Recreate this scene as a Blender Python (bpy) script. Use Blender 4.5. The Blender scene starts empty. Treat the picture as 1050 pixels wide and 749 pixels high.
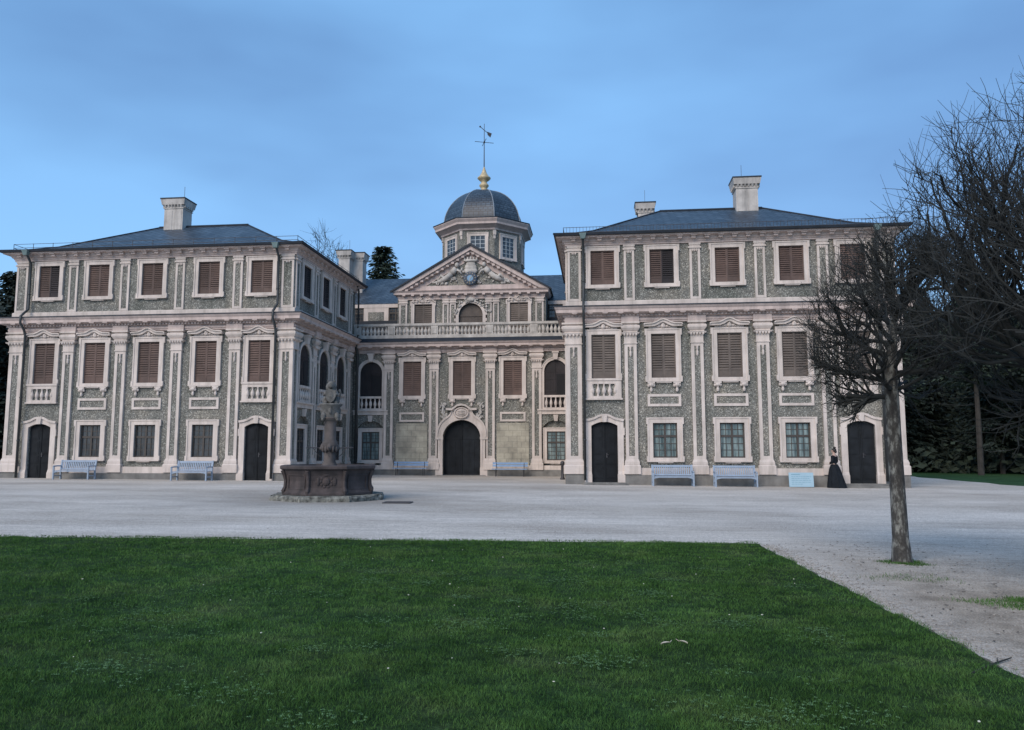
import bpy, bmesh, math, random
import numpy as np
from mathutils import Vector, Matrix, noise
R = math.radians
random.seed(7)
rng = np.random.default_rng(7)
scene = bpy.context.scene
COL = scene.collection

# ------------------------------------------------------------------ layout constants (metres)
X0 = -8.32            # axis of symmetry of the palace
YF = 37.3             # front of the two wings
YC = 47.2             # front of the central block
YU = 50.3             # upper frontispiece with the pediment
DOME = (-8.32, 56.0)
def gz(x, y=0):       # the court falls very gently to the right
    return -0.0062 * (x - X0)

# ------------------------------------------------------------------ materials
def new_mat(name):
    m = bpy.data.materials.new(name); m.use_nodes = True
    nt = m.node_tree; b = nt.nodes['Principled BSDF']
    return m, nt, b
def N(nt, t, **k):
    n = nt.nodes.new(t)
    for a, v in k.items(): setattr(n, a, v)
    return n
def ramp(nt, pts):
    r = N(nt, 'ShaderNodeValToRGB'); e = r.color_ramp.elements
    while len(e) < len(pts): e.new(0.5)
    for i, (p, c) in enumerate(pts): e[i].position = p; e[i].color = (*c, 1)
    return r
def pos(nt, scale=(1, 1, 1)):
    g = N(nt, 'ShaderNodeNewGeometry'); mp = N(nt, 'ShaderNodeMapping'); mp.inputs['Scale'].default_value = scale
    nt.links.new(g.outputs['Position'], mp.inputs['Vector']); return mp.outputs[0]
def noise_tex(nt, scale, detail=4, vec=None, rough=.55):
    n = N(nt, 'ShaderNodeTexNoise'); n.inputs['Scale'].default_value = scale; n.inputs['Detail'].default_value = detail
    n.inputs['Roughness'].default_value = rough
    nt.links.new(vec if vec is not None else pos(nt), n.inputs['Vector']); return n
def mixc(nt, f, a, b, mode='MIX'):
    m = N(nt, 'ShaderNodeMix', data_type='RGBA', blend_type=mode)
    for s, v in ((0, f), (6, a), (7, b)):
        if hasattr(v, 'links'): nt.links.new(v, m.inputs[s])
        elif isinstance(v, (int, float)): m.inputs[s].default_value = v
        else: m.inputs[s].default_value = (*v, 1)
    return m.outputs[2]
def bump(nt, b, h, strength, dist):
    n = N(nt, 'ShaderNodeBump'); n.inputs['Strength'].default_value = strength; n.inputs['Distance'].default_value = dist
    nt.links.new(h, n.inputs['Height']); nt.links.new(n.outputs[0], b.inputs['Normal'])
def simple(name, col, rough=.7, var=.25, scale=3., streak=0., dirt=(.12, .12, .11), metal=0., bumps=0., spec=.5):
    m, nt, b = new_mat(name)
    n = noise_tex(nt, scale, 5)
    r = ramp(nt, [(.3, tuple(c * (1 - var) for c in col)), (.7, tuple(min(1, c * (1 + var)) for c in col))])
    nt.links.new(n.outputs[0], r.inputs[0]); out = r.outputs[0]
    if streak:
        s = noise_tex(nt, 1.0, 6, pos(nt, (3.2, 3.2, .35)), .65)
        sr = ramp(nt, [(.46, (0, 0, 0)), (.76, (1, 1, 1))]); nt.links.new(s.outputs[0], sr.inputs[0])
        mm = N(nt, 'ShaderNodeMath', operation='MULTIPLY'); mm.inputs[1].default_value = streak
        nt.links.new(sr.outputs[0], mm.inputs[0])
        out = mixc(nt, mm.outputs[0], out, dirt)
    nt.links.new(out, b.inputs['Base Color'])
    b.inputs['Roughness'].default_value = rough; b.inputs['Metallic'].default_value = metal
    b.inputs['Specular IOR Level'].default_value = spec
    if bumps:
        n2 = noise_tex(nt, scale * 6, 4); bump(nt, b, n2.outputs[0], .5, bumps)
    return m

def vary(m, lo=.72, hi=1.3):            # fading differs from one shutter to the next
    nt = m.node_tree; b = nt.nodes['Principled BSDF']; l = b.inputs['Base Color'].links[0]; src = l.from_socket
    oi = N(nt, 'ShaderNodeObjectInfo'); r = ramp(nt, [(0, (lo, lo, lo)), (1, (hi, hi * .99, hi * .97))]); nt.links.new(oi.outputs['Random'], r.inputs[0])
    nt.links.new(mixc(nt, 1., src, r.outputs[0], 'MULTIPLY'), b.inputs['Base Color']); return m

def pebble_mat(name, lo, mid, hi):
    m, nt, b = new_mat(name)
    v = N(nt, 'ShaderNodeTexVoronoi'); v.inputs['Scale'].default_value = 25
    nz = noise_tex(nt, 6, 2)
    p0 = pos(nt)
    p = mixc(nt, .03, p0, nz.outputs['Color'])
    nt.links.new(p, v.inputs['Vector'])
    sep = N(nt, 'ShaderNodeSeparateColor'); nt.links.new(v.outputs['Color'], sep.inputs[0])
    r = ramp(nt, [(.0, lo), (.45, mid), (.75, mid), (1., hi)]); nt.links.new(sep.outputs[0], r.inputs[0])
    d = ramp(nt, [(.35, (1, 1, 1)), (.68, (.58, .58, .58))]); nt.links.new(v.outputs['Distance'], d.inputs[0])
    c = mixc(nt, 1., r.outputs[0], d.outputs[0], 'MULTIPLY')
    big = noise_tex(nt, .55, 5); br = ramp(nt, [(.3, (.70, .74, .71)), (.5, (1.0, 1.0, .98)), (.7, (1.28, 1.2, 1.1))]); nt.links.new(big.outputs[0], br.inputs[0])
    c = mixc(nt, 1., c, br.outputs[0], 'MULTIPLY')
    s = noise_tex(nt, 1., 6, pos(nt, (2.2, 2.2, .3)), .65); sr = ramp(nt, [(.48, (1, 1, 1)), (.76, (.52, .54, .52))]); nt.links.new(s.outputs[0], sr.inputs[0])
    c = mixc(nt, 1., c, sr.outputs[0], 'MULTIPLY')
    nt.links.new(c, b.inputs['Base Color']); b.inputs['Roughness'].default_value = .85
    inv = N(nt, 'ShaderNodeMath', operation='SUBTRACT'); inv.inputs[0].default_value = 1; nt.links.new(v.outputs['Distance'], inv.inputs[1])
    bump(nt, b, inv.outputs[0], .6, .03)
    return m

M = {}
M['pebble'] = pebble_mat('pebble_dash', (.130, .127, .116), (.232, .228, .208), (.50, .49, .45))
M['trim'] = simple('stucco_trim', (.575, .50, .452), .8, .13, 1.3, .62, (.25, .225, .19), bumps=.006)
M['pink'] = simple('pink_sandstone', (.51, .415, .378), .8, .14, 1.6, .62, (.22, .19, .18), bumps=.006)
M['chimney'] = simple('sooty_chimney', (.46, .43, .40), .85, .2, 1.8, .65, (.13, .125, .12), bumps=.01)
M['plinth'] = simple('plinth_stone', (.17, .165, .155), .85, .3, 2.2, .4, (.07, .07, .065), bumps=.01)
M['shutter'] = simple('brown_shutter', (.102, .066, .055), .75, .25, 2.0, .3, (.06, .05, .05))
M['oldshut'] = simple('weathered_shutter', (.128, .103, .088), .75, .25, 2.0, .3, (.08, .07, .065))
M['darkshut'] = simple('dark_shutter', (.022, .018, .020), .8, .3, 2.0, .2, (.02, .02, .02))
M['door'] = simple('dark_door', (.013, .0155, .019), .75, .35, 2.0, .3, (.006, .007, .008), spec=.2)
for k_ in ('shutter', 'oldshut', 'darkshut', 'door'): vary(M[k_])
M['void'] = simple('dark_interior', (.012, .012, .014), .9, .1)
M['lead'] = simple('lead_flashing', (.018, .024, .034), .6, .3, 1.5, .3, (.010, .012, .015), spec=.3)
M['lead2'] = simple('pale_lead', (.22, .25, .28), .6, .25, 3)
M['copper'] = simple('dark_pipe', (.035, .04, .042), .5, .25, 2)
M['hopper'] = simple('pipe_hopper', (.12, .18, .18), .6, .2, 4)
M['gold'] = simple('gilding', (.50, .40, .24), .5, .25, 6, metal=.2)
M['iron'] = simple('iron', (.04, .04, .045), .6, .2, 6)
M['ashlar'] = simple('ashlar_base', (.27, .255, .215), .85, .25, 1.2)
M['casement'] = simple('casement_wood', (.052, .043, .037), .6, .2, 4)
M['drumbar'] = simple('pale_glazing_bar', (.42, .46, .48), .6, .1, 4)
M['benchblue'] = simple('blue_paint', (.27, .335, .42), .65, .10, 5, .3, (.16, .20, .26))
M['relief'] = simple('relief_stone', (.44, .41, .375), .85, .25, 2.5, .4, (.15, .14, .13), bumps=.02)
M['fount'] = simple('fountain_sandstone', (.058, .046, .045), .85, .4, 2.6, .75, (.014, .014, .015), bumps=.02)
M['colstone'] = simple('column_sandstone', (.092, .078, .073), .85, .35, 3.2, .6, (.035, .034, .034), bumps=.02)
M['mosstone'] = simple('mossy_slab', (.17, .17, .15), .9, .75, 7.0, .85, (.03, .034, .028), bumps=.03)
M['greystone'] = simple('grey_statue_stone', (.12, .117, .11), .9, .4, 7.0, .5, (.03, .03, .03), bumps=.02)
M['water'] = simple('water', (.03, .04, .045), .08, .1, 2)
M['signblue'] = simple('sign_board', (.30, .44, .52), .5, .05, 3)
M['signink'] = simple('sign_lettering', (.16, .30, .38), .6, .05, 3)
M['gown'] = simple('black_cloth', (.007, .010, .014), .85, .3, 8, spec=.25)
M['skin'] = simple('skin', (.45, .30, .24), .6, .05, 8)
M['hair'] = simple('dark_hair', (.008, .007, .007), .6, .1, 20)
M['white'] = simple('white_cloth', (.70, .72, .74), .8, .05, 20)
M['clockblue'] = simple('clock_face', (.03, .05, .08), .5, .15, 4)
M['clocklight'] = simple('clock_centre', (.16, .30, .44), .5, .1, 4)
M['barkdark'] = simple('bare_branch', (.019, .022, .022), .9, .35, 9, bumps=.01)
M['leafdark'] = simple('conifer_needles', (.020, .032, .022), .8, .55, 1.3)
M['leafmid'] = simple('evergreen_leaves', (.035, .055, .035), .75, .5, 1.1)
M['woodbark'] = simple('forest_bark', (.042, .038, .034), .95, .3, 4, bumps=.02)
M['under'] = simple('undergrowth_leaves', (.024, .036, .022), .9, .5, .8)

def bark_mat():
    m, nt, b = new_mat('plane_bark')
    n = noise_tex(nt, 13, 6, pos(nt, (1, 1, .45)), .68)
    r = ramp(nt, [(.36, (.028, .026, .024)), (.50, (.055, .052, .047)), (.60, (.18, .18, .163)), (.76, (.29, .295, .265))])
    nt.links.new(n.outputs[0], r.inputs[0]); nt.links.new(r.outputs[0], b.inputs['Base Color'])
    b.inputs['Roughness'].default_value = .9
    n2 = noise_tex(nt, 30, 5, pos(nt, (1, 1, .3))); bump(nt, b, n2.outputs[0], .8, .02)
    return m
M['bark'] = bark_mat()

def slate_mat(name='slate_roof', rot=38, w=.5, h=.30):
    m, nt, b = new_mat(name)
    uv = N(nt, 'ShaderNodeUVMap'); mp = N(nt, 'ShaderNodeMapping')
    mp.inputs['Rotation'].default_value = (0, 0, R(rot))
    nt.links.new(uv.outputs[0], mp.inputs[0])
    br = N(nt, 'ShaderNodeTexBrick'); br.inputs['Scale'].default_value = 1
    br.inputs['Brick Width'].default_value = w; br.inputs['Row Height'].default_value = h
    br.inputs['Mortar Size'].default_value = .03; br.inputs['Mortar Smooth'].default_value = .3
    br.inputs['Color1'].default_value = (.026, .040, .060, 1); br.inputs['Color2'].default_value = (.052, .075, .105, 1)
    br.inputs['Mortar'].default_value = (.010, .015, .022, 1)
    nt.links.new(mp.outputs[0], br.inputs['Vector'])
    n = noise_tex(nt, .8, 6); rr = ramp(nt, [(.3, (.7, .7, .7)), (.7, (1.3, 1.3, 1.25))]); nt.links.new(n.outputs[0], rr.inputs[0])
    c = mixc(nt, 1., br.outputs[0], rr.outputs[0], 'MULTIPLY')
    nt.links.new(c, b.inputs['Base Color']); b.inputs['Roughness'].default_value = .45
    bump(nt, b, br.outputs['Fac'], -.4, .02)
    return m
M['slate'] = slate_mat()
M['domeslate'] = slate_mat('dome_slate', 0, .34, .21)

def ashlar_mat():
    m, nt, b = new_mat('ashlar_blocks')
    uv = N(nt, 'ShaderNodeUVMap')
    br = N(nt, 'ShaderNodeTexBrick'); br.inputs['Scale'].default_value = 1
    br.inputs['Brick Width'].default_value = .52; br.inputs['Row Height'].default_value = .34
    br.inputs['Mortar Size'].default_value = .012
    br.inputs['Color1'].default_value = (.42, .39, .325, 1); br.inputs['Color2'].default_value = (.345, .32, .27, 1)
    br.inputs['Mortar'].default_value = (.25, .24, .21, 1)
    nt.links.new(uv.outputs[0], br.inputs['Vector'])
    n = noise_tex(nt, 1.6, 6); rr = ramp(nt, [(.3, (.62, .62, .6)), (.7, (1.2, 1.2, 1.15))]); nt.links.new(n.outputs[0], rr.inputs[0])
    c = mixc(nt, 1., br.outputs[0], rr.outputs[0], 'MULTIPLY')
    nt.links.new(c, b.inputs['Base Color']); b.inputs['Roughness'].default_value = .9
    return m
M['ashlar'] = ashlar_mat()

def pane_mat(name, a, c2):
    m, nt, b = new_mat(name)
    n = noise_tex(nt, 1.0, 3, pos(nt, (7, 7, 1.0)))
    r = ramp(nt, [(.35, a), (.65, c2)]); nt.links.new(n.outputs[0], r.inputs[0])
    nt.links.new(r.outputs[0], b.inputs['Base Color'])
    b.inputs['Roughness'].default_value = .12; b.inputs['Specular IOR Level'].default_value = .6
    return m
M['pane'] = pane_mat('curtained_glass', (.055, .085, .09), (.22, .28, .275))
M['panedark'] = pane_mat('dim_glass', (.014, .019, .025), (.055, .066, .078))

def gravel_mat():
    m, nt, b = new_mat('gravel')
    n1 = noise_tex(nt, .35, 6); n2 = noise_tex(nt, 55, 3); n3 = noise_tex(nt, 1.0, 5, pos(nt, (.5, 3.5, 1)), .7)
    base = ramp(nt, [(.3, (.51, .47, .425)), (.7, (.64, .595, .54))]); nt.links.new(n1.outputs[0], base.inputs[0])
    sp = ramp(nt, [(.32, (.55, .55, .55)), (.5, (1, 1, 1)), (.68, (1.3, 1.3, 1.3))]); nt.links.new(n2.outputs[0], sp.inputs[0])
    c = mixc(nt, 1., base.outputs[0], sp.outputs[0], 'MULTIPLY')
    st = ramp(nt, [(.35, (1.04, 1.04, 1.04)), (.66, (.84, .835, .83))]); nt.links.new(n3.outputs[0], st.inputs[0])
    c = mixc(nt, .8, c, st.outputs[0], 'MULTIPLY')
    n7 = noise_tex(nt, 1., 5, pos(nt, (.3, 8., 1)), .7); g7 = ramp(nt, [(.40, (1.03, 1.03, 1.03)), (.62, (.86, .855, .85))]); nt.links.new(n7.outputs[0], g7.inputs[0]); c = mixc(nt, 1., c, g7.outputs[0], 'MULTIPLY')
    n5 = noise_tex(nt, 14, 5, rough=.75); g5 = ramp(nt, [(.3, (.70, .70, .69)), (.7, (1.22, 1.22, 1.22))]); nt.links.new(n5.outputs[0], g5.inputs[0]); c = mixc(nt, 1., c, g5.outputs[0], 'MULTIPLY')
    n6 = noise_tex(nt, .16, 7, pos(nt, (.6, 1.6, 1)), .62); g6 = ramp(nt, [(.38, (.80, .785, .765)), (.58, (1.05, 1.05, 1.05))]); nt.links.new(n6.outputs[0], g6.inputs[0]); c = mixc(nt, 1., c, g6.outputs[0], 'MULTIPLY')
    # wet, splashed ground round the fountain
    ds = N(nt, 'ShaderNodeVectorMath', operation='DISTANCE'); ds.inputs[1].default_value = (-8.7, 24.9, 0); nt.links.new(pos(nt), ds.inputs[0])
    wb = noise_tex(nt, .8, 5); da = N(nt, 'ShaderNodeMath', operation='MULTIPLY_ADD'); da.inputs[1].default_value = 4.; nt.links.new(wb.outputs[0], da.inputs[0]); nt.links.new(ds.outputs['Value'], da.inputs[2])
    dr_ = N(nt, 'ShaderNodeMapRange'); dr_.inputs[1].default_value = 4.2; dr_.inputs[2].default_value = 8.0; dr_.inputs[3].default_value = .62; dr_.inputs[4].default_value = 0; nt.links.new(da.outputs[0], dr_.inputs[0])
    c = mixc(nt, dr_.outputs[0], c, (.20, .185, .165))
    # bare trodden earth under the row of trees, beside the lawn
    sep = N(nt, 'ShaderNodeSeparateXYZ'); nt.links.new(pos(nt), sep.inputs[0])
    wob = noise_tex(nt, .9, 5)
    ad = N(nt, 'ShaderNodeMath', operation='MULTIPLY_ADD'); ad.inputs[1].default_value = 2.2
    nt.links.new(wob.outputs[0], ad.inputs[0]); nt.links.new(sep.outputs['Y'], ad.inputs[2])
    my = N(nt, 'ShaderNodeMapRange'); my.inputs[1].default_value = 10.5; my.inputs[2].default_value = 16.5; my.inputs[3].default_value = 1; my.inputs[4].default_value = 0
    nt.links.new(ad.outputs[0], my.inputs[0])
    mx = N(nt, 'ShaderNodeMapRange'); mx.inputs[1].default_value = 2.7; mx.inputs[2].default_value = 3.7
    nt.links.new(sep.outputs['X'], mx.inputs[0])
    mm = N(nt, 'ShaderNodeMath', operation='MULTIPLY'); nt.links.new(my.outputs[0], mm.inputs[0]); nt.links.new(mx.outputs[0], mm.inputs[1])
    n4 = noise_tex(nt, 2.6, 6); er = ramp(nt, [(.35, (.17, .138, .102)), (.65, (.35, .295, .235))]); nt.links.new(n4.outputs[0], er.inputs[0])
    e2 = mixc(nt, 1., er.outputs[0], sp.outputs[0], 'MULTIPLY')
    mf = N(nt, 'ShaderNodeMath', operation='MULTIPLY'); mf.inputs[1].default_value = .85; nt.links.new(mm.outputs[0], mf.inputs[0])
    c = mixc(nt, mf.outputs[0], c, e2)
    nt.links.new(c, b.inputs['Base Color']); b.inputs['Roughness'].default_value = .95; b.inputs['Specular IOR Level'].default_value = .2
    bump(nt, b, n2.outputs[0], .5, .012)
    return m
M['gravel'] = gravel_mat()

def grass_mat(name, a, c2, c3):
    m, nt, b = new_mat(name)
    n = noise_tex(nt, 1.1, 5); n2 = noise_tex(nt, 38, 2); n3 = noise_tex(nt, .35, 4)
    r = ramp(nt, [(.30, a), (.52, c2), (.74, c3)]); nt.links.new(n.outputs[0], r.inputs[0])
    s = ramp(nt, [(.3, (.6, .6, .6)), (.7, (1.45, 1.45, 1.5))]); nt.links.new(n2.outputs[0], s.inputs[0])
    c = mixc(nt, 1., r.outputs[0], s.outputs[0], 'MULTIPLY')
    n4 = noise_tex(nt, 5.0, 4, pos(nt, (.8, 1.3, 1))); s4 = ramp(nt, [(.34, (.62, .68, .62)), (.66, (1.34, 1.26, 1.32))]); nt.links.new(n4.outputs[0], s4.inputs[0]); c = mixc(nt, 1., c, s4.outputs[0], 'MULTIPLY')
    s3 = ramp(nt, [(.35, (.82, .82, .82)), (.65, (1.15, 1.15, 1.2))]); nt.links.new(n3.outputs[0], s3.inputs[0])
    c = mixc(nt, 1., c, s3.outputs[0], 'MULTIPLY')
    nt.links.new(c, b.inputs['Base Color']); b.inputs['Roughness'].default_value = .9; b.inputs['Specular IOR Level'].default_value = .08
    return m
M['grass'] = grass_mat('grass_blades', (.037, .092, .023), (.058, .128, .030), (.096, .164, .050))
M['sod'] = grass_mat('sod', (.014, .034, .011), (.022, .046, .014), (.040, .060, .022))
M['soil'] = simple('edge_soil', (.10, .088, .066), .95, .45, 5, bumps=.01)
M['field'] = grass_mat('far_grass', (.020, .050, .020), (.030, .070, .026), (.040, .085, .034))
M['benchlight'] = simple('light_blue_paint', (.22, .34, .52), .65, .10, 5, .3, (.14, .22, .34))
M['clover'] = simple('clover_leaf', (.10, .185, .085), .85, .3, 9, spec=.1)
M['petal'] = simple('petal', (.62, .60, .50), .7, .1, 9)
M['dryleaf'] = simple('dry_leaf', (.46, .42, .34), .7, .2, 30)
M['litter'] = simple('old_leaf', (.07, .052, .036), .9, .5, 20)
M['stone'] = simple('loose_stone', (.27, .25, .225), .9, .5, 14)

# ------------------------------------------------------------------ mesh builder
class MB:
    def __init__(s): s.v = []; s.f = []; s.m = []; s.xf = None
    def add(s, vs, fs, m=0):
        o = len(s.v)
        if s.xf is not None: vs = [tuple(s.xf @ Vector(p)) for p in vs]
        s.v += [tuple(p) for p in vs]
        for f in fs: s.f.append(tuple(i + o for i in f)); s.m.append(m)
    def box(s, x0, x1, y0, y1, z0, z1, m=0):
        s.add([(x0, y0, z0), (x1, y0, z0), (x1, y1, z0), (x0, y1, z0), (x0, y0, z1), (x1, y0, z1), (x1, y1, z1), (x0, y1, z1)],
              [(0, 3, 2, 1), (4, 5, 6, 7), (0, 1, 5, 4), (1, 2, 6, 5), (2, 3, 7, 6), (3, 0, 4, 7)], m)
    def frustum(s, r0, z0, r1, z1, m=0):          # r = (x0,x1,y0,y1)
        a, b = r0, r1
        s.add([(a[0], a[2], z0), (a[1], a[2], z0), (a[1], a[3], z0), (a[0], a[3], z0), (b[0], b[2], z1), (b[1], b[2], z1), (b[1], b[3], z1), (b[0], b[3], z1)],
              [(0, 3, 2, 1), (4, 5, 6, 7), (0, 1, 5, 4), (1, 2, 6, 5), (2, 3, 7, 6), (3, 0, 4, 7)], m)
    def prism(s, poly, y0, y1, m=0):              # polygon in x,z extruded along y
        n = len(poly)
        vs = [(x, y0, z) for x, z in poly] + [(x, y1, z) for x, z in poly]
        fs = [tuple(range(n)), tuple(range(2 * n - 1, n - 1, -1))]
        fs += [(i, i + n, (i + 1) % n + n, (i + 1) % n) for i in range(n)]
        s.add(vs, fs, m)
    def band(s, outer, inner, y0, y1, m=0, closed=False):   # strip between two polylines (x,z)
        n = len(outer)
        vs = [(x, y0, z) for x, z in outer] + [(x, y0, z) for x, z in inner] + [(x, y1, z) for x, z in outer] + [(x, y1, z) for x, z in inner]
        fs = []
        for i in range(n if closed else n - 1):
            j = (i + 1) % n
            fs += [(i, j, j + n, i + n), (i, i + 2 * n, j + 2 * n, j), (i + n, j + n, j + 3 * n, i + 3 * n)]
        if not closed:
            for i in (0, n - 1): fs.append((i, i + n, i + 3 * n, i + 2 * n))
        s.add(vs, fs, m)
    def sweep(s, path, prof, m=0, closed=False):  # path (x,y) with the outside on its right; prof (out,z)
        n = len(path); k = len(prof); vs = []
        for i in range(n):
            p = Vector(path[i])
            def nrm(a, b):
                d = (Vector(b) - Vector(a)).normalized(); return Vector((d.y, -d.x))
            if closed or 0 < i < n - 1:
                a = nrm(path[i - 1], path[i]); b = nrm(path[i], path[(i + 1) % n]); c = (a + b); c = c / max(1e-6, c.dot(a))
            elif i == 0: c = nrm(path[0], path[1])
            else: c = nrm(path[-2], path[-1])
            vs += [(p.x + c.x * o, p.y + c.y * o, z) for o, z in prof]
        fs = []
        for i in range(n if closed else n - 1):
            j = (i + 1) % n
            for q in range(k - 1): fs.append((i * k + q, j * k + q, j * k + q + 1, i * k + q + 1))
        if not closed:
            fs.append(tuple(range(k))); fs.append(tuple((n - 1) * k + q for q in range(k - 1, -1, -1)))
        s.add(vs, fs, m)
    def lathe(s, prof, c=(0, 0), n=12, m=0, ph=0., sx=1, sy=1):
        k = len(prof); vs = []
        for r, z in prof:
            for i in range(n):
                a = ph + 2 * math.pi * i / n; vs.append((c[0] + r * math.cos(a) * sx, c[1] + r * math.sin(a) * sy, z))
        fs = [(q * n + i, q * n + (i + 1) % n, (q + 1) * n + (i + 1) % n, (q + 1) * n + i) for q in range(k - 1) for i in range(n)]
        fs.append(tuple(range(n - 1, -1, -1))); fs.append(tuple((k - 1) * n + i for i in range(n)))
        s.add(vs, fs, m)
    def tube(s, pts, rad, n=6, m=0, cap=True):
        pts = [Vector(p) for p in pts]; k = len(pts); vs = []
        u = None
        for i in range(k):
            d = (pts[min(i + 1, k - 1)] - pts[max(i - 1, 0)])
            if d.length < 1e-9: d = Vector((0, 0, 1))
            d.normalize()
            if u is None: u = d.orthogonal().normalized()
            else:
                u = u - d * u.dot(d)
                u = d.orthogonal().normalized() if u.length < 1e-6 else u.normalized()
            w = d.cross(u); r = rad[i] if hasattr(rad, '__len__') else rad
            for j in range(n):
                a = 2 * math.pi * j / n; vs.append(pts[i] + (u * math.cos(a) + w * math.sin(a)) * r)
        fs = [(q * n + i, q * n + (i + 1) % n, (q + 1) * n + (i + 1) % n, (q + 1) * n + i) for q in range(k - 1) for i in range(n)]
        if cap: fs += [tuple(range(n - 1, -1, -1)), tuple((k - 1) * n + i for i in range(n))]
        s.add(vs, fs, m)
    def blob(s, c, r, m=0, rot=None, nu=8, nv=5):
        if not hasattr(r, '__len__'): r = (r, r, r)
        vs = []; c = Vector(c)
        for j in range(1, nv):
            t = math.pi * j / nv
            for i in range(nu):
                a = 2 * math.pi * i / nu
                p = Vector((r[0] * math.sin(t) * math.cos(a), r[1] * math.sin(t) * math.sin(a), r[2] * math.cos(t)))
                if rot is not None: p = rot @ p
                vs.append(c + p)
        t, b = Vector((0, 0, r[2])), Vector((0, 0, -r[2]))
        if rot is not None: t = rot @ t; b = rot @ b
        vs += [c + t, c + b]; a0 = len(vs) - 2
        fs = [(j * nu + i, (j + 1) * nu + i, (j + 1) * nu + (i + 1) % nu, j * nu + (i + 1) % nu) for j in range(nv - 2) for i in range(nu)]
        fs += [(a0, i, (i + 1) % nu) for i in range(nu)] + [(a0 + 1, (nv - 2) * nu + (i + 1) % nu, (nv - 2) * nu + i) for i in range(nu)]
        s.add(vs, fs, m)
    def wall(s, x0, x1, z0, z1, holes, y=0., m=0, mback=1):      # holes (x0,x1,z0,z1,depth)
        xs = sorted({x0, x1, *[h[0] for h in holes], *[h[1] for h in holes]})
        zs = sorted({z0, z1, *[h[2] for h in holes], *[h[3] for h in holes]})
        for i in range(len(xs) - 1):
            for j in range(len(zs) - 1):
                cx, cz = (xs[i] + xs[i + 1]) / 2, (zs[j] + zs[j + 1]) / 2
                if any(h[0] < cx < h[1] and h[2] < cz < h[3] for h in holes): continue
                s.add([(xs[i], y, zs[j]), (xs[i + 1], y, zs[j]), (xs[i + 1], y, zs[j + 1]), (xs[i], y, zs[j + 1])], [(0, 1, 2, 3)], m)
        for h in holes:
            a, b, c, d, e = h[:5]; mb_ = h[5] if len(h) > 5 else mback
            s.add([(a, y, c), (b, y, c), (b, y, d), (a, y, d), (a, y + e, c), (b, y + e, c), (b, y + e, d), (a, y + e, d)],
                  [(0, 4, 5, 1), (1, 5, 6, 2), (2, 6, 7, 3), (3, 7, 4, 0)], m)
            s.add([(a, y + e, c), (b, y + e, c), (b, y + e, d), (a, y + e, d)], [(0, 1, 2, 3)], mb_)
    def spandrel(s, cx, hw, zs, rise, depth, y=0., m=0, n=14, top=None):  # fills the corners above an arch flush with the wall
        top = zs + rise if top is None else top
        a = [(cx - hw * math.cos(math.pi * i / n), zs + rise * math.sin(math.pi * i / n)) for i in range(n + 1)]
        for i in range(n):
            p, q = a[i], a[i + 1]
            s.add([(p[0], y, p[1]), (q[0], y, q[1]), (q[0], y, top), (p[0], y, top)], [(0, 1, 2, 3)], m)
            s.add([(p[0], y, p[1]), (q[0], y, q[1]), (q[0], y + depth, q[1]), (p[0], y + depth, p[1])], [(0, 3, 2, 1)], m)
    def mesh(s, name, mats, uv=False, smooth=False):
        me = bpy.data.meshes.new(name); me.from_pydata(s.v, [], s.f)
        for mm in mats: me.materials.append(M[mm])
        if len(mats) > 1: me.polygons.foreach_set('material_index', s.m)
        if smooth: me.polygons.foreach_set('use_smooth', [True] * len(me.polygons))
        if uv:
            L = me.uv_layers.new(name='UVMap'); Z = Vector((0, 0, 1))
            for p in me.polygons:
                n = p.normal; t = Z.cross(n)
                t = Vector((1, 0, 0)) if t.length < .02 else t.normalized()
                w = n.cross(t)
                for li in p.loop_indices:
                    c = me.vertices[me.loops[li].vertex_index].co; L.data[li].uv = (c.dot(t), c.dot(w))
        me.update(); return me
    def build(s, name, mats, parent=None, loc=(0, 0, 0), rz=0., uv=False, smooth=False):
        if isinstance(mats, str): mats = [mats]
        o = bpy.data.objects.new(name, s.mesh(name, mats, uv, smooth)); COL.objects.link(o)
        o.parent = parent; o.location = loc; o.rotation_euler = (0, 0, rz); return o
def tag(o, label=None, cat=None, group=None, kind=None):
    for k, v in (('label', label), ('category', cat), ('group', group), ('kind', kind)):
        if v: o[k] = v
    return o
def empty(name, loc=(0, 0, 0), rz=0., parent=None):
    o = bpy.data.objects.new(name, None); COL.objects.link(o); o.location = loc; o.rotation_euler = (0, 0, rz)
    o.empty_display_size = .2; o.parent = parent; return o
def copy_tree(o, parent=None, loc=None, rz=None):
    c = o.copy(); COL.objects.link(c); c.parent = parent
    if loc is not None: c.location = loc
    if rz is not None: c.rotation_euler = (0, 0, rz)
    for ch in list(o.children): copy_tree(ch, c)
    return c

# ------------------------------------------------------------------ palace: kit of parts (facade frame: x right, -y out, z up)
PAL = tag(empty('palace', (X0, YC, 0)), 'symmetrical grey and pink baroque palace with two wings, brown shutters and a domed centre', 'palace')
def P(x, y, z=0): return (x - X0, y - YC, z)
class Kit:                      # build a part once, copy it afterwards
    def __init__(s): s.d = {}
    def put(s, key, fn, loc, rz=0.):
        if key not in s.d:
            o = fn(); o.parent = PAL; o.location = loc; o.rotation_euler = (0, 0, rz); s.d[key] = o; return o
        return copy_tree(s.d[key], PAL, loc, rz)
K = Kit()

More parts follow.
